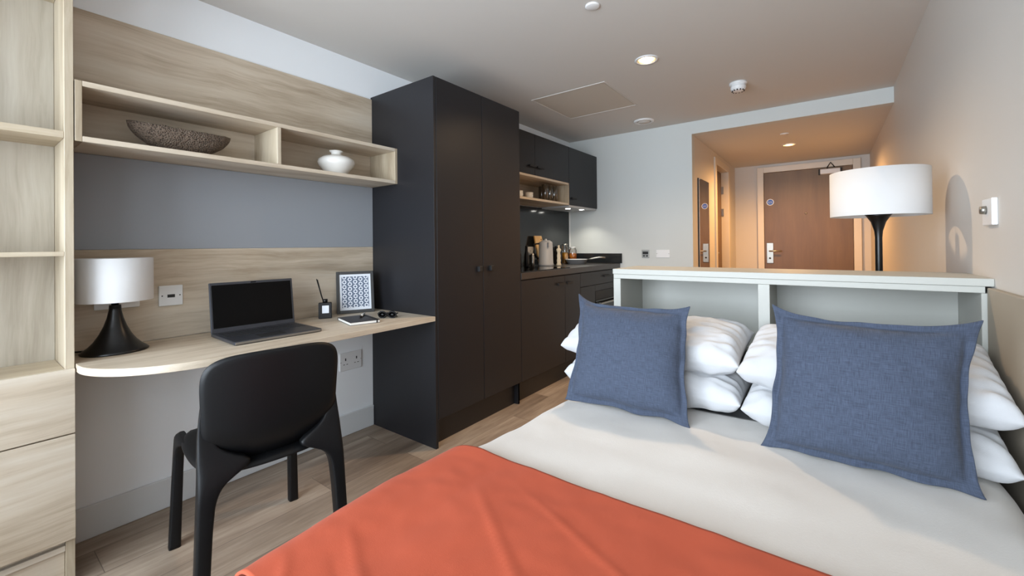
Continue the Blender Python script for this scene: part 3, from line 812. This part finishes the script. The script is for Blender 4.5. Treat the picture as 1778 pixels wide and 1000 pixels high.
# notebook, pen, sunglasses
t = thing('notebook', 'black notebook with elastic band on the desk before the picture frame', 'notebook', (-2.10, 1.375, DT), (0, 0, math.radians(-15)))
obj('cover', B((-.115, .108, -.08, .08, 0, .002), (-.115, .108, -.08, .08, .014, .016), (-.116, -.114, -.08, .08, 0, .016), bev=.0005), M['notebook'], t, local=True)
obj('page_block', B((-.112, .106, -.078, .078, .002, .014), bev=0), M['page'], t, local=True)
obj('elastic_band', B((-.116, .1095, .060, .066, .016, .017), (.1065, .109, .060, .066, 0, .017), bev=0), M['black_matt'], t, local=True)
t = thing('pen', 'short cream and black pen lying on the notebook', 'pen', (-2.15, 1.43, DT+.0165+.006), (0, 0, math.radians(-45)))
bm = bm_new(); tube(bm, [(-.06, 0, 0), (.035, 0, 0)], .006, 12); obj('pen_barrel', bm, M['ceramic'], t, local=True)
bm = bm_new(); tube(bm, [(.035, 0, 0), (.052, 0, 0), (.062, 0, 0)], [.006, .005, .001], 12); obj('pen_tip', bm, M['black_matt'], t, local=True)

t = thing('sunglasses', 'folded black sunglasses on the desk beside the notebook', 'sunglasses', (-2.075, 1.56, DT), (0, 0, math.radians(-55))); t.scale = (.8, .8, .8)
bm = bm_new()
def lens_ring(cy):
    pts = []
    for k in range(25):
        a = 2*PI*k/24
        pts.append((.045+.004*math.sin(a), cy+.028*math.cos(a), .026+.022*math.sin(a)))
    return pts
for cy in (-.036, .036): tube(bm, lens_ring(cy), .0055, 8)
tube(bm, [(.047, -.01, .034), (.05, 0, .038), (.047, .01, .034)], .0065, 8)
obj('frame_front', bm, M['black_plastic'], t, local=True)
for cy in (-.036, .036):
    bm = bm_new(); lathe(bm, [(0, 0), (.026, 0), (.026, .0015), (0, .0015)], (.044, cy, .027), 24, axis='x')
    bmesh.ops.scale(bm, vec=(1, 1, .8), verts=bm.verts)
    obj('lens', bm, M['screen'], t, local=True)
for s in (-1, 1):
    bm = bm_new(); tube(bm, [(.045, s*.068, .034), (.02, s*.069, .033), (.012, s*.03, .02-.004*s), (.008, -s*.045, .012-.004*s), (.004, -s*.062, .005)], .0045, 8)
    obj('temple_arm', bm, M['black_plastic'], t, local=True)

# ------------------------------------------------------------------ chair
t = thing('chair', 'black moulded plastic chair standing at the desk', 'chair', (-1.825, .731, 0), (0, 0, PI-math.radians(8.0)))
# local +x = towards desk, y lateral
def cs(b): bmesh.ops.scale(b, vec=(1.13, 1, 1.012), verts=b.verts)
bm = bm_new(); n = 28
def seat_pt(u, v, top):
    # superelliptic rounding of square grid
    k = (1-.5*(u*u*v*v)**1.2*.35)
    x = u*.235*k - .005; wd = .222+.006*u
    y = v*wd*k
    e = max(abs(u), abs(v))
    dish = -.016*(1-u*u)*(1-v*v)
    edge = -.02*max(0, (e-.82)/.18)**2
    roll = -.018*max(0, (u-.6)/.4)**2
    z = .478+dish+edge+roll
    if not top: z -= .022*(1-max(0, (e-.9)/.1)*.7)
    return (x, y, z)
gt = [[bm.verts.new(seat_pt(-1+2*i/n, -1+2*j/n, True)) for j in range(n+1)] for i in range(n+1)]
gb = [[bm.verts.new(seat_pt(-1+2*i/n, -1+2*j/n, False)) for j in range(n+1)] for i in range(n+1)]
for i in range(n):
    for j in range(n):
        bm.faces.new([gt[i][j], gt[i+1][j], gt[i+1][j+1], gt[i][j+1]]).smooth = True
        bm.faces.new([gb[i][j], gb[i][j+1], gb[i+1][j+1], gb[i+1][j]]).smooth = True
for k in range(n):
    for a, b_ in (((k, 0), (k+1, 0)), ((k, n), (k+1, n)), ((0, k), (0, k+1)), ((n, k), (n, k+1))):
        bm.faces.new([gt[a[0]][a[1]], gt[b_[0]][b_[1]], gb[b_[0]][b_[1]], gb[a[0]][a[1]]]).smooth = True
cs(bm); obj('seat', bm, M['black_plastic'], t, local=True)
# backrest: rounded panel, curved
def bx_of_z(z): return -.232 - .022*max(0, (z-.45)/.38)**1.15
bm = bm_new(); nu, nv = 32, 28
def back_pt(u, v, side):
    # map square to rounded rectangle
    p = 5.0
    rr = max(abs(u), abs(v))
    ln = (abs(u)**p+abs(v)**p)**(1/p)
    f = rr/ln if ln > 1e-6 else 1
    u2, v2 = u*f, v*f
    zc, hz = .677, .160
    zc_ = zc + hz*v2
    wd = .210+.014*(v2+1)/2
    if v2 < 0: zc_ += -.064*(1-u2*u2)*(-v2)
    if v2 > 0: zc_ += .006*(1-u2*u2)*v2
    y = wd*u2
    x = bx_of_z(zc_) + .030*u2*u2 - .010
    if v2 < -.4: x += .06*((-v2-.4)/.6)**2*(1-.5*u2*u2)
    th = .010 if rr < .97 else .004
    return (x+side*th*.5, y, zc_)
gs = []
for s in (1, -1):
    gs.append([[bm.verts.new(back_pt(-1+2*i/nu, -1+2*j/nv, s)) for j in range(nv+1)] for i in range(nu+1)])
for g in gs:
    for i in range(nu):
        for j in range(nv): bm.faces.new([g[i][j], g[i+1][j], g[i+1][j+1], g[i][j+1]]).smooth = True
a_, b_ = gs
for i in range(nu):
    for j in (0, nv): bm.faces.new([a_[i][j], a_[i+1][j], b_[i+1][j], b_[i][j]]).smooth = True
for j in range(nv):
    for i in (0, nu): bm.faces.new([a_[i][j], a_[i][j+1], b_[i][j+1], b_[i][j]]).smooth = True
cs(bm); obj('backrest', bm, M['black_plastic'], t, local=True)
def lin_tab(tab, z):
    if z <= tab[0][0]: return tab[0][1]
    for (z0, v0), (z1, v1) in zip(tab, tab[1:]):
        if z <= z1: return v0+(v1-v0)*(z-z0)/(z1-z0)
    return tab[-1][1]
def lerp_tab(tab, z, w_=.016):
    return sum(lin_tab(tab, z+w_*k/6) for k in range(-6, 7))/13
for s in (1, -1):
    # rear leg with gusset, running up the side of the backrest
    yin = [(0, .207), (.30, .190), (.38, .182), (.42, .168), (.445, .140), (.46, .10), (.475, .07), (.49, .075), (.505, .11), (.53, .155), (.56, .178), (.62, .186), (.76, .196)]
    yout = [(0, .246), (.45, .229), (.52, .227), (.60, .222), (.70, .212), (.76, .204)]
    secs = []
    for k in range(64):
        z = .765*k/63
        xc = lerp_tab([(0, -.252), (.44, -.236), (.5, -.224), (.60, -.206), (.80, -.206)], z, .04)
        th = lerp_tab([(0, .044), (.42, .044), (.62, .014), (.8, .012)], z, .04)
        a, b_ = lerp_tab(yin, z)*s, lerp_tab(yout, z)*s
        secs.append((z, xc-th/2, xc+th/2, min(a, b_), max(a, b_)))
    bm = bm_new(); loft(bm, secs, 24, 5)
    cs(bm); obj('leg', bm, M['black_plastic'], t, local=True)
    # front leg with arch into the seat side
    xin = [(0, .222), (.30, .205), (.37, .196), (.41, .178), (.435, .145), (.452, .09), (.462, .05)]
    secs = []
    for k in range(40):
        z = .464*k/39
        ti = lerp_tab(xin, z); xo = .258-.022*z/.46 - (.03*max(0, (z-.43)/.034)**2)
        y0 = .203-.01*z/.46; y1 = .243-.018*z/.46-(.012*max(0, (z-.44)/.024)**2)
        secs.append((z, ti, xo, min(s*y0, s*y1), max(s*y0, s*y1)))
    bm = bm_new(); loft(bm, secs, 24, 5)
    cs(bm); obj('leg', bm, M['black_plastic'], t, local=True)

# ------------------------------------------------------------------ bed
BZ = .565
t = thing('bed', 'bed with black base and white mattress under the duvet', 'bed', (-.24, 1.06, 0))
obj('bed_base', B((-.84, .40, .10, 2.0, .10, .30), bev=.01, seg=2), M['black_bed'], t)
obj('mattress', B((-.86, .395, .09, 2.0, .3005, .515), bev=.04, seg=4), M['sheet'], t)
for x in (-.78, .34):
    for y in (.16, 1.92):
        obj('leg', B((x-.025, x+.025, y-.025, y+.025, 0, .0995), bev=.003), M['black_matt'], t)

def nz(x, y, z, s, seed=0): return noise.noise(Vector((x*s+seed, y*s+seed*1.7, z*s)))
def edge_prof(s, x_edge, z_top, r, bottom, side):
    """s: arc length measured from centre to the edge; returns (dx from centre outwards, z)"""
    if s < x_edge-r: return s, z_top
    q = s-(x_edge-r); arc = r*PI/2
    if q < arc:
        a = q/r; return x_edge-r+r*math.sin(a), z_top-r*(1-math.cos(a))
    d_ = q-arc
    return x_edge+.06*d_*(1 if side < 0 else 0), z_top-r-d_

XC = -.235
def sheet(bm, y0, y1, ny, nxs, off, left_edge, right_edge, left_drop, right_drop, wr, r=.075, seed=0, foot=None, crown=.012, grow=lambda y: 0, corner=0):
    """cloth lying over the bed; returns nothing, fills bm with a grid (uv set by caller)"""
    L = (left_edge-r)+r*PI/2+left_drop; R = (right_edge-r)+r*PI/2+right_drop
    rows = []
    for j in range(ny+1):
        y = y0+(y1-y0)*j/ny; row = []
        for i in range(nxs+1):
            s = -L+(L+R)*i/nxs
            le = left_edge+grow(y)
            if s < 0:
                dx, z = edge_prof(-s, le, BZ+off, r, 0, -1); x = XC-dx
            else: dx, z = edge_prof(s, right_edge, BZ+off, r, 0, 1); x = XC+dx
            top = max(0, min(1, (z-(BZ+off-r))/r))
            z += crown*top*math.cos(min(1, abs(s)/.7)*PI/2)
            w_ = wr(x, y, z, s)
            nx_, nz_ = (0, 1) if top > .98 else ((-1 if s < 0 else 1)*(1-top), .3+.7*top)
            cq = max(0, min(1, (-s-.58)/.16))
            px, py, pz = x+nx_*w_, y-corner*cq*cq*(j/ny)**3, z+nz_*w_
            if foot is not None and y < foot+.08:
                q = (foot+.08-y)/.08; q = min(1, q); pz -= .08*(1-math.sqrt(max(0, 1-q*q)))*1.0
            row.append(bm.verts.new((px, py, pz)))
        rows.append(row)
    for j in range(ny):
        for i in range(nxs):
            bm.faces.new([rows[j][i], rows[j][i+1], rows[j+1][i+1], rows[j+1][i]]).smooth = True

def gd(y): return .045*max(0, min(1, (1.55-y)/.6))-.030*max(0, min(1, (.70-y)/.35))
def duvet_w(x, y, z, s):
    w_ = .010*nz(x, y, 0, 3.0, 2)+.004*nz(x, y, z, 9, 5)
    e = max(0, (-s-.45)/.3)
    w_ += .006*min(1, e)*nz(x*2.2, y, z*1.5, 9, 11)
    return w_
bm = bm_new(); sheet(bm, .06, 1.70, 110, 130, .0, .665, .62, .24, .12, duvet_w, foot=.06, grow=gd)
dv = obj('duvet', bm, M['duvet']); tag(dv, 'white duvet spread smoothly over the bed', 'duvet')
md = dv.modifiers.new('thick', 'SOLIDIFY'); md.thickness = .03; md.offset = -1

def ridge(x, y, x0, y0, x1, y1, wdt, h):
    """soft crease along a segment"""
    dx, dy = x1-x0, y1-y0; L2 = dx*dx+dy*dy
    t_ = max(0, min(1, ((x-x0)*dx+(y-y0)*dy)/L2))
    d_ = math.hypot(x-x0-t_*dx, y-y0-t_*dy); fall = math.sin(PI*min(1, max(0, .08+.84*t_)))
    return h*math.exp(-(d_/wdt)**2)*fall
def throw_w(x, y, z, s):
    w_ = .004*nz(x, y, 0, 3.0, 2)+.0025*nz(x, y, z, 9, 5)+.003*nz(x*1.3, y*.8, z, 6, 21)+.0015*nz(x+y, y-x, z, 16, 31)
    w_ += ridge(x, y, -.84, .52, -.45, .34, .010, .0035) + ridge(x, y, -.72, .80, -.30, .50, .010, .0035)
    w_ += ridge(x, y, -.62, .86, -.15, .66, .009, .0025) + ridge(x, y, -.86, .40, -.70, .30, .009, .004) - ridge(x, y, -.80, .46, -.42, .30, .010, .003)
    w_ += .012*max(0, min(1, (-s-.5)/.2))
    return max(w_, -.010)+.002
bm = bm_new(); sheet(bm, .335, .955, 90, 150, .014, .685, .63, .20, .10, throw_w, r=.085, grow=lambda y: gd(y)-.002+.012*max(0, min(1, (.95-y)/.2)), corner=.08)
th = obj('throw_blanket', bm, M['throw']); tag(th, 'terracotta orange throw laid across the foot of the bed', 'throw')
md = th.modifiers.new('thick', 'SOLIDIFY'); md.thickness = .006; md.offset = 1

# ------------------------------------------------------------------ pillows and cushions
def cushion(name, label, cat, corners, thick, flange, mat, group, seed=0, wr=.006, wf=6, pinch=.05, puffp=.55, n=44, sag=None, ears=0, creases=(), full=2.4):
    """corners: bl, br, tr, tl in world space. closed puffed shell."""
    bl, br, tr, tl = [Vector(c) for c in corners]
    ctr = (bl+br+tr+tl)/4
    ex = ((br-bl)+(tr-tl)).normalized(); ey0 = ((tl-bl)+(tr-br)); nrm = ex.cross(ey0).normalized()
    root = ctr.copy(); root.z = min(bl.z, br.z, tr.z, tl.z)
    t = bpy.data.objects
    bm = bm_new(); uvl = bm.loops.layers.uv.new('UVMap')
    def pt(u, v, side):
        # edges bow inwards between the corners
        uu = u*(1-pinch*(1-abs(v)**2)*abs(u)**3) if True else u
        vv = v*(1-pinch*(.3 if v < 0 and flange > .02 else 1)*(1-abs(u)**2)*abs(v)**3)
        if flange > .02:
            e1 = max(abs(u), abs(v)); q1 = max(0, (e1-.7)/.3)
            uu += .022*q1*noise.noise(Vector((u*2.4+seed, v*2.4, 4)))*2; vv += .022*q1*noise.noise(Vector((u*2.4, v*2.4+seed, 9)))*2
        if flange > .02:
            ek = (abs(u)*abs(v))**9; uu += .05*ek*u; vv += (.10 if v > 0 else .04)*ek*v
        a, b_ = (uu+1)/2, (vv+1)/2
        p = bl*(1-a)*(1-b_)+br*a*(1-b_)+tr*a*b_+tl*(1-a)*b_
        fu, fv = 1-flange, 1-flange
        iu, iv = min(1, abs(u)/fu), min(1, abs(v)/fv)
        h = (max(0, 1-iu**full)*max(0, 1-iv**2.4))**puffp
        k = .5*thick*h+.003
        w_ = wr*noise.noise(Vector((u*wf*.5+seed, v*wf*.5, side*.7+seed)))+wr*.5*noise.noise(Vector((u*wf*1.4+seed*2, v*wf*1.4, side*1.1)))
        # gathered creases that run in from the seams
        m_ = max(iu, iv)
        w_ += wr*.55*(m_**3)*math.sin((u if iv > iu else v)*wf*3.1+seed*3+2*noise.noise(Vector((u*3, v*3, seed))))*(1 if h > .01 else .15)
        for (u0, v0, u1, v1, wd, hh) in creases:
            w_ += ridge(u, v, u0, v0, u1, v1, wd, hh)
        p = p+nrm*(side*(k+w_*min(1, h*2+.06)))
        # flange waves
        e = max(abs(u), abs(v))
        if e > 1-flange*1.0 and flange > .02:
            q = (e-(1-flange))/flange
            p = p+nrm*(.022*q*noise.noise(Vector((u*3.2+seed*5, v*3.2, 2.2))))
        if sag: p = sag(p, u, v)
        return p
    gr = []
    for side in (1, -1):
        gr.append([[bm.verts.new(pt(-1+2*i/n, -1+2*j/n, side)) for j in range(n+1)] for i in range(n+1)])
    def face(vs, uvs):
        f = bm.faces.new(vs); f.smooth = True
        for l, uv in zip(f.loops, uvs): l[uvl].uv = uv
    for g in gr:
        for i in range(n):
            for j in range(n):
                face([g[i][j], g[i+1][j], g[i+1][j+1], g[i][j+1]], [(i/n, j/n), ((i+1)/n, j/n), ((i+1)/n, (j+1)/n), (i/n, (j+1)/n)])
    A, B_ = gr
    for k in range(n):
        for (a, b2) in (((k, 0), (k+1, 0)), ((k, n), (k+1, n)), ((0, k), (0, k+1)), ((n, k), (n, k+1))):
            face([A[a[0]][a[1]], A[b2[0]][b2[1]], B_[b2[0]][b2[1]], B_[a[0]][a[1]]], [(0, 0)]*4)
    o = obj(name, bm, mat)
    tag(o, label, cat, group)
    s = o.modifiers.new('smooth', 'SUBSURF'); s.levels = 1; s.render_levels = 1
    return o

# white pillows: two stacked on each side (bl, br, tr, tl)
def rest(zmin):
    def f(p, u, v):
        if p.z < zmin: p.z = zmin+(zmin-p.z)*.02
        return p
    return f
G = 'white bed pillows'
cushion('pillow', 'lower white pillow of the left stack against the shelf unit', 'pillow',
        [(-.945, 1.635, .64), (-.247, 1.63, .64), (-.245, 2.0, .65), (-.92, 2.0, .65)], .14, .010, M['sheet'], G, 1.3, .012, 7, .02, .36, sag=rest(.578), full=7)
cushion('pillow', 'lower white pillow of the right stack beside the taupe panel', 'pillow',
        [(-.245, 1.60, .64), (.385, 1.59, .61), (.395, 2.0, .65), (-.250, 2.0, .65)], .14, .010, M['sheet'], G, 4.1, .012, 7, .02, .36, sag=rest(.578), full=7)
cushion('pillow', 'upper white pillow of the left stack, its tip pointing at the wardrobe', 'pillow',
        [(-1.0, 1.70, .735), (-.254, 1.655, .765), (-.247, 2.0, .83), (-.95, 2.0, .82)], .16, .010, M['sheet'], G, 7.7, .012, 7, .03, .38, full=7, creases=((.3, -.6, .9, .2, .06, .008), (.5, .9, .75, .2, .05, .007)))
cushion('pillow', 'upper white pillow of the right stack, reaching the right wall', 'pillow',
        [(-.262, 1.63, .755), (.400, 1.62, .735), (.408, 2.0, .83), (-.240, 2.0, .83)], .165, .010, M['sheet'], G, 9.2, .012, 7, .03, .38, full=7, creases=((-.9, .7, -.5, -.5, .05, .008), (.4, .8, .9, .1, .06, .008)))
# slate blue linen cushions
G = 'slate blue linen cushions'
cushion('cushion', 'slate blue square cushion on the left, leaning on the left pillows', 'cushion',
        [(-.858, 1.50, .578), (-.383, 1.515, .578), (-.420, 1.655, .95), (-.872, 1.655, .970)], .14, .10, M['blue_linen'], G, 2.2, .005, 4, .085, .5, n=64, sag=rest(.574))
cushion('cushion', 'slate blue cushion on the right, leaning on the right pillows', 'cushion',
        [(-.168, 1.50, .578), (.287, 1.50, .578), (.309, 1.60, .978), (-.142, 1.60, .985)], .15, .095, M['blue_linen'], G, 5.9, .006, 4, .09, .5, n=64, sag=rest(.574))

# ------------------------------------------------------------------ headboard shelf unit
UY0, UY1, UX0, UX1 = 2.029, 2.36, -.878, .4295
t = thing('shelf_unit', 'stone-grey open shelf unit behind the head of the bed', 'shelf unit', (-.22, 2.2, 0))
obj('top_board', B((UX0-.002, UX1, UY0, UY1+.01, 1.050, 1.076), bev=.0015), M['shelf_grey'], t)
obj('under_board', B((UX0+.001, UX1-.02, UY0+.004, UY1, 1.028, 1.0495), bev=.001), M['shelf_grey'], t)
obj('side_panel', B((UX0+.001, UX0+.038, UY0+.003, UY1, 0, 1.0275), bev=.001), M['shelf_grey'], t)
obj('side_panel', B((.40, UX1-.001, UY0+.003, UY1, 0, 1.0275), bev=.001), M['shelf_grey'], t)
obj('divider', B((-.238, -.196, UY0+.003, UY1-.02, 0, 1.0275), bev=.001), M['shelf_grey'], t)
obj('back_panel', B((UX0+.0385, .3995, UY1-.018, UY1-.002, 0, 1.0275), bev=0), M['shelf_grey'], t)
obj('shelf', B((UX0+.0385, -.2385, UY0+.01, UY1-.0185, .74, .76), bev=.001), M['shelf_grey'], t)
obj('shelf', B((-.1955, .3995, UY0+.01, UY1-.0185, .74, .76), bev=.001), M['shelf_grey'], t)
t = tag(obj('bedside_panel', B((.412, .4295, .0, UY0-.002, 0, 1.046), bev=.002), M['taupe']), 'taupe panel on the right wall beside the bed', 'wall panel')

# thermostat on the right wall
t = thing('light_dimmer', 'white control box with small knob on the right wall', 'switch', (XR, 2.03, 1.25))
obj('plate', B((XR-.014, XR, 1.985, 2.09, 1.25, 1.337), bev=.003, seg=2), M['white_plastic'], t)
bm = bm_new(); lathe(bm, [(0, 0), (.014, 0), (.012, -.014), (0, -.015)], (XR-.014, 2.045, 1.30), 24, axis='x')
obj('knob', bm, M['chrome'], t)

# ------------------------------------------------------------------ ceiling fittings
def downlight(x, y, z, r, label, grp=None):
    t = thing('downlight', label, 'downlight', (x, y, z), group=grp)
    bm = bm_new(); lathe(bm, [(r, 0), (r*1.02, -.004), (r*.8, -.006), (r*.78, 0), (r*.7, .035)], n=48)
    obj('trim_ring', bm, M['white_plastic'], t, local=True)
    bm = bm_new(); lathe(bm, [(r*.79, -.004), (r*.68, .034), (r*.66, .034), (r*.77, -.004)], n=48)
    obj('reflector', bm, M['chrome'], t, local=True)
    bm = bm_new(); lathe(bm, [(0, .030), (r*.68, .030), (r*.68, .034), (0, .034)], n=40)
    obj('lamp', bm, M['lamp_warm'], t, local=True)
    return t
# lamps are surface recessed: ceiling holes are cut below
downlight(-.957, 2.80, ZC, .075, 'lit recessed downlight in the bedroom ceiling')
downlight(-.341, 5.68, ZH, .065, 'small lit downlight in the hallway ceiling near the door')
def cutter(objname, holes, z):
    o = bpy.data.objects[objname]
    for (x, y, r) in holes:
        bm = bm_new(); lathe(bm, [(0, z-.02), (r, z-.02), (r, z+.05), (0, z+.05)], (x, y, 0), 48, smooth=False)
        bmesh.ops.recalc_face_normals(bm, faces=bm.faces)
        me = bpy.data.meshes.new('cut'); bm.to_mesh(me); bm.free()
        c = bpy.data.objects.new('cut', me); C.objects.link(c)
        md = o.modifiers.new('b', 'BOOLEAN'); md.operation = 'DIFFERENCE'; md.object = c; md.solver = 'EXACT'
        dg = bpy.context.evaluated_depsgraph_get(); ev = o.evaluated_get(dg)
        nm = bpy.data.meshes.new_from_object(ev); o.modifiers.clear(); o.data = nm
        bpy.data.objects.remove(c)
cutter('ceiling', [(-.957, 2.80, .0735)], ZC)
cutter('ceiling_hallway', [(-.341, 5.68, .0635)], ZH)

t = thing('smoke_detector', 'white smoke detector on the bedroom ceiling near the hallway', 'smoke detector', (-.54, 3.64, ZC))
bm = bm_new(); lathe(bm, [(0, 0), (.062, 0), (.062, -.016), (.052, -.018), (.052, -.026)], n=44); obj('base_ring', bm, M['white_plastic'], t, local=True)
bm = bm_new(); lathe(bm, [(0, -.024), (.053, -.024), (.055, -.04), (.046, -.06), (.03, -.066), (0, -.066)], n=44); obj('detector_head', bm, M['white_plastic'], t, local=True)
bm = bm_new()
for k in range(12):
    a = 2*PI*k/12
    box(bm, .041*math.cos(a)-.004, .041*math.cos(a)+.004, .041*math.sin(a)-.007, .041*math.sin(a)+.007, -.0655, -.058, bev=0)
obj('sensor_vents', bm, M['dark_slot'], t, local=True)
t = thing('ceiling_vent', 'round white ceiling vent near the end wall', 'vent', (-1.46, 4.17, ZC))
bm = bm_new(); lathe(bm, [(.065, 0), (.098, 0), (.096, -.01), (.078, -.018), (.068, -.006), (.065, 0)], n=48); obj('vent_ring', bm, M['white_plastic'], t, local=True)
bm = bm_new(); lathe(bm, [(0, -.020), (.055, -.018), (.062, -.010), (.055, -.004), (0, -.001)], n=44); obj('vent_disc', bm, M['ceiling'], t, local=True)
bm = bm_new(); lathe(bm, [(0, 0), (.037, 0), (.037, -.006), (.03, -.009), (0, -.010)], (-.958, 1.993, ZC), 40)
tag(obj('ceiling_blank_plate', bm, M['white_plastic']), 'small round white plate at the top of the photo on the ceiling', 'ceiling plate')
bm = bm_new(); lathe(bm, [(0, 0), (.04, 0), (.038, -.005), (0, -.008)], (-.343, 5.09, ZH), 36)
tag(obj('ceiling_blank_plate', bm, M['white_plastic']), 'round plate on the hallway ceiling ahead of the downlight', 'ceiling plate')
t = thing('access_hatch', 'square access hatch in the ceiling before the kitchen', 'hatch', (-1.67, 3.31, ZC))
hx0, hx1, hy0, hy1 = -2.005, -1.335, 2.97, 3.65
obj('hatch_frame', B((hx0, hx1, hy0, hy0+.012, ZC-.004, ZC), (hx0, hx1, hy1-.012, hy1, ZC-.004, ZC), (hx0, hx0+.012, hy0+.012, hy1-.012, ZC-.004, ZC), (hx1-.012, hx1, hy0+.012, hy1-.012, ZC-.004, ZC), bev=.001), M['ceiling'], t)
obj('hatch_panel', B((hx0+.016, hx1-.016, hy0+.016, hy1-.016, ZC-.002, ZC), bev=0), M['hatch'], t)

# ------------------------------------------------------------------ lights
def area(name, loc, rot, sx, sy, power, col, spread=None):
    l = bpy.data.lights.new(name, 'AREA'); l.shape = 'RECTANGLE'; l.size = sx; l.size_y = sy
    l.energy = power; l.color = col
    if spread: l.spread = spread
    o = bpy.data.objects.new(name, l); C.objects.link(o); o.location = loc; o.rotation_euler = rot; return o
def spot(name, loc, power, col, size=120, blend=.6, r=.04):
    l = bpy.data.lights.new(name, 'SPOT'); l.energy = power; l.color = col; l.spot_size = math.radians(size); l.spot_blend = blend
    l.shadow_soft_size = r
    o = bpy.data.objects.new(name, l); C.objects.link(o); o.location = loc; return o
# daylight through the window (just outside the pane)
area('daylight', ((WX0+WX1)/2, YW-.13, (WZ0+WZ1)/2), (PI/2, 0, 0), WX1-WX0, WZ1-WZ0, 140, (.84, .92, 1.0))
spot('downlight_beam', (-.957, 2.80, ZC-.01), 52, (1, .70, .42), 150, .8)
spot('hallway_beam', (-.341, 5.68, ZH-.01), 95, (1, .52, .19), 165, .8)
spot('hood_beam', (-2.247, 4.02, 1.583), 4.5, (1, .95, .82), 120, .6, .02)
spot('hood_beam', (-2.204, 4.25, 1.583), 4.5, (1, .95, .82), 120, .6, .02)

wd = bpy.data.worlds.new('sky'); bpy.context.scene.world = wd; wd.use_nodes = True
bg = wd.node_tree.nodes['Background']; bg.inputs['Color'].default_value = (.75, .86, 1, 1); bg.inputs['Strength'].default_value = 1.5

# ------------------------------------------------------------------ camera
F, yaw, pitch, roll, py = 734.146, .642177738, .00567817605, -.0101763106, 421.946551
f = Vector((-math.sin(yaw)*math.cos(pitch), math.cos(yaw)*math.cos(pitch), math.sin(pitch)))
r = Vector((math.cos(yaw), math.sin(yaw), 0)); u = r.cross(f)
r2 = r*math.cos(roll)+u*math.sin(roll); u2 = -r*math.sin(roll)+u*math.cos(roll)
cam = bpy.data.cameras.new('camera'); co = bpy.data.objects.new('camera', cam); C.objects.link(co)
mt = Matrix((r2, u2, -f)).transposed().to_4x4(); mt.translation = (0, 0, 1.2); co.matrix_world = mt
cam.sensor_width = 36; cam.lens = F/1778*36; cam.shift_y = -(500-py)/1778; cam.clip_start = .02
S = bpy.context.scene; S.camera = co
S.view_settings.view_transform = 'Standard'; S.view_settings.look = 'None'; S.view_settings.exposure = 0.70; S.view_settings.gamma = 1
S.view_settings.use_curve_mapping = False
S.cycles.max_bounces = 12; S.cycles.diffuse_bounces = 8; S.cycles.transparent_max_bounces = 16
S.cycles.use_denoising = True
S.cycles.sample_clamp_indirect = 6
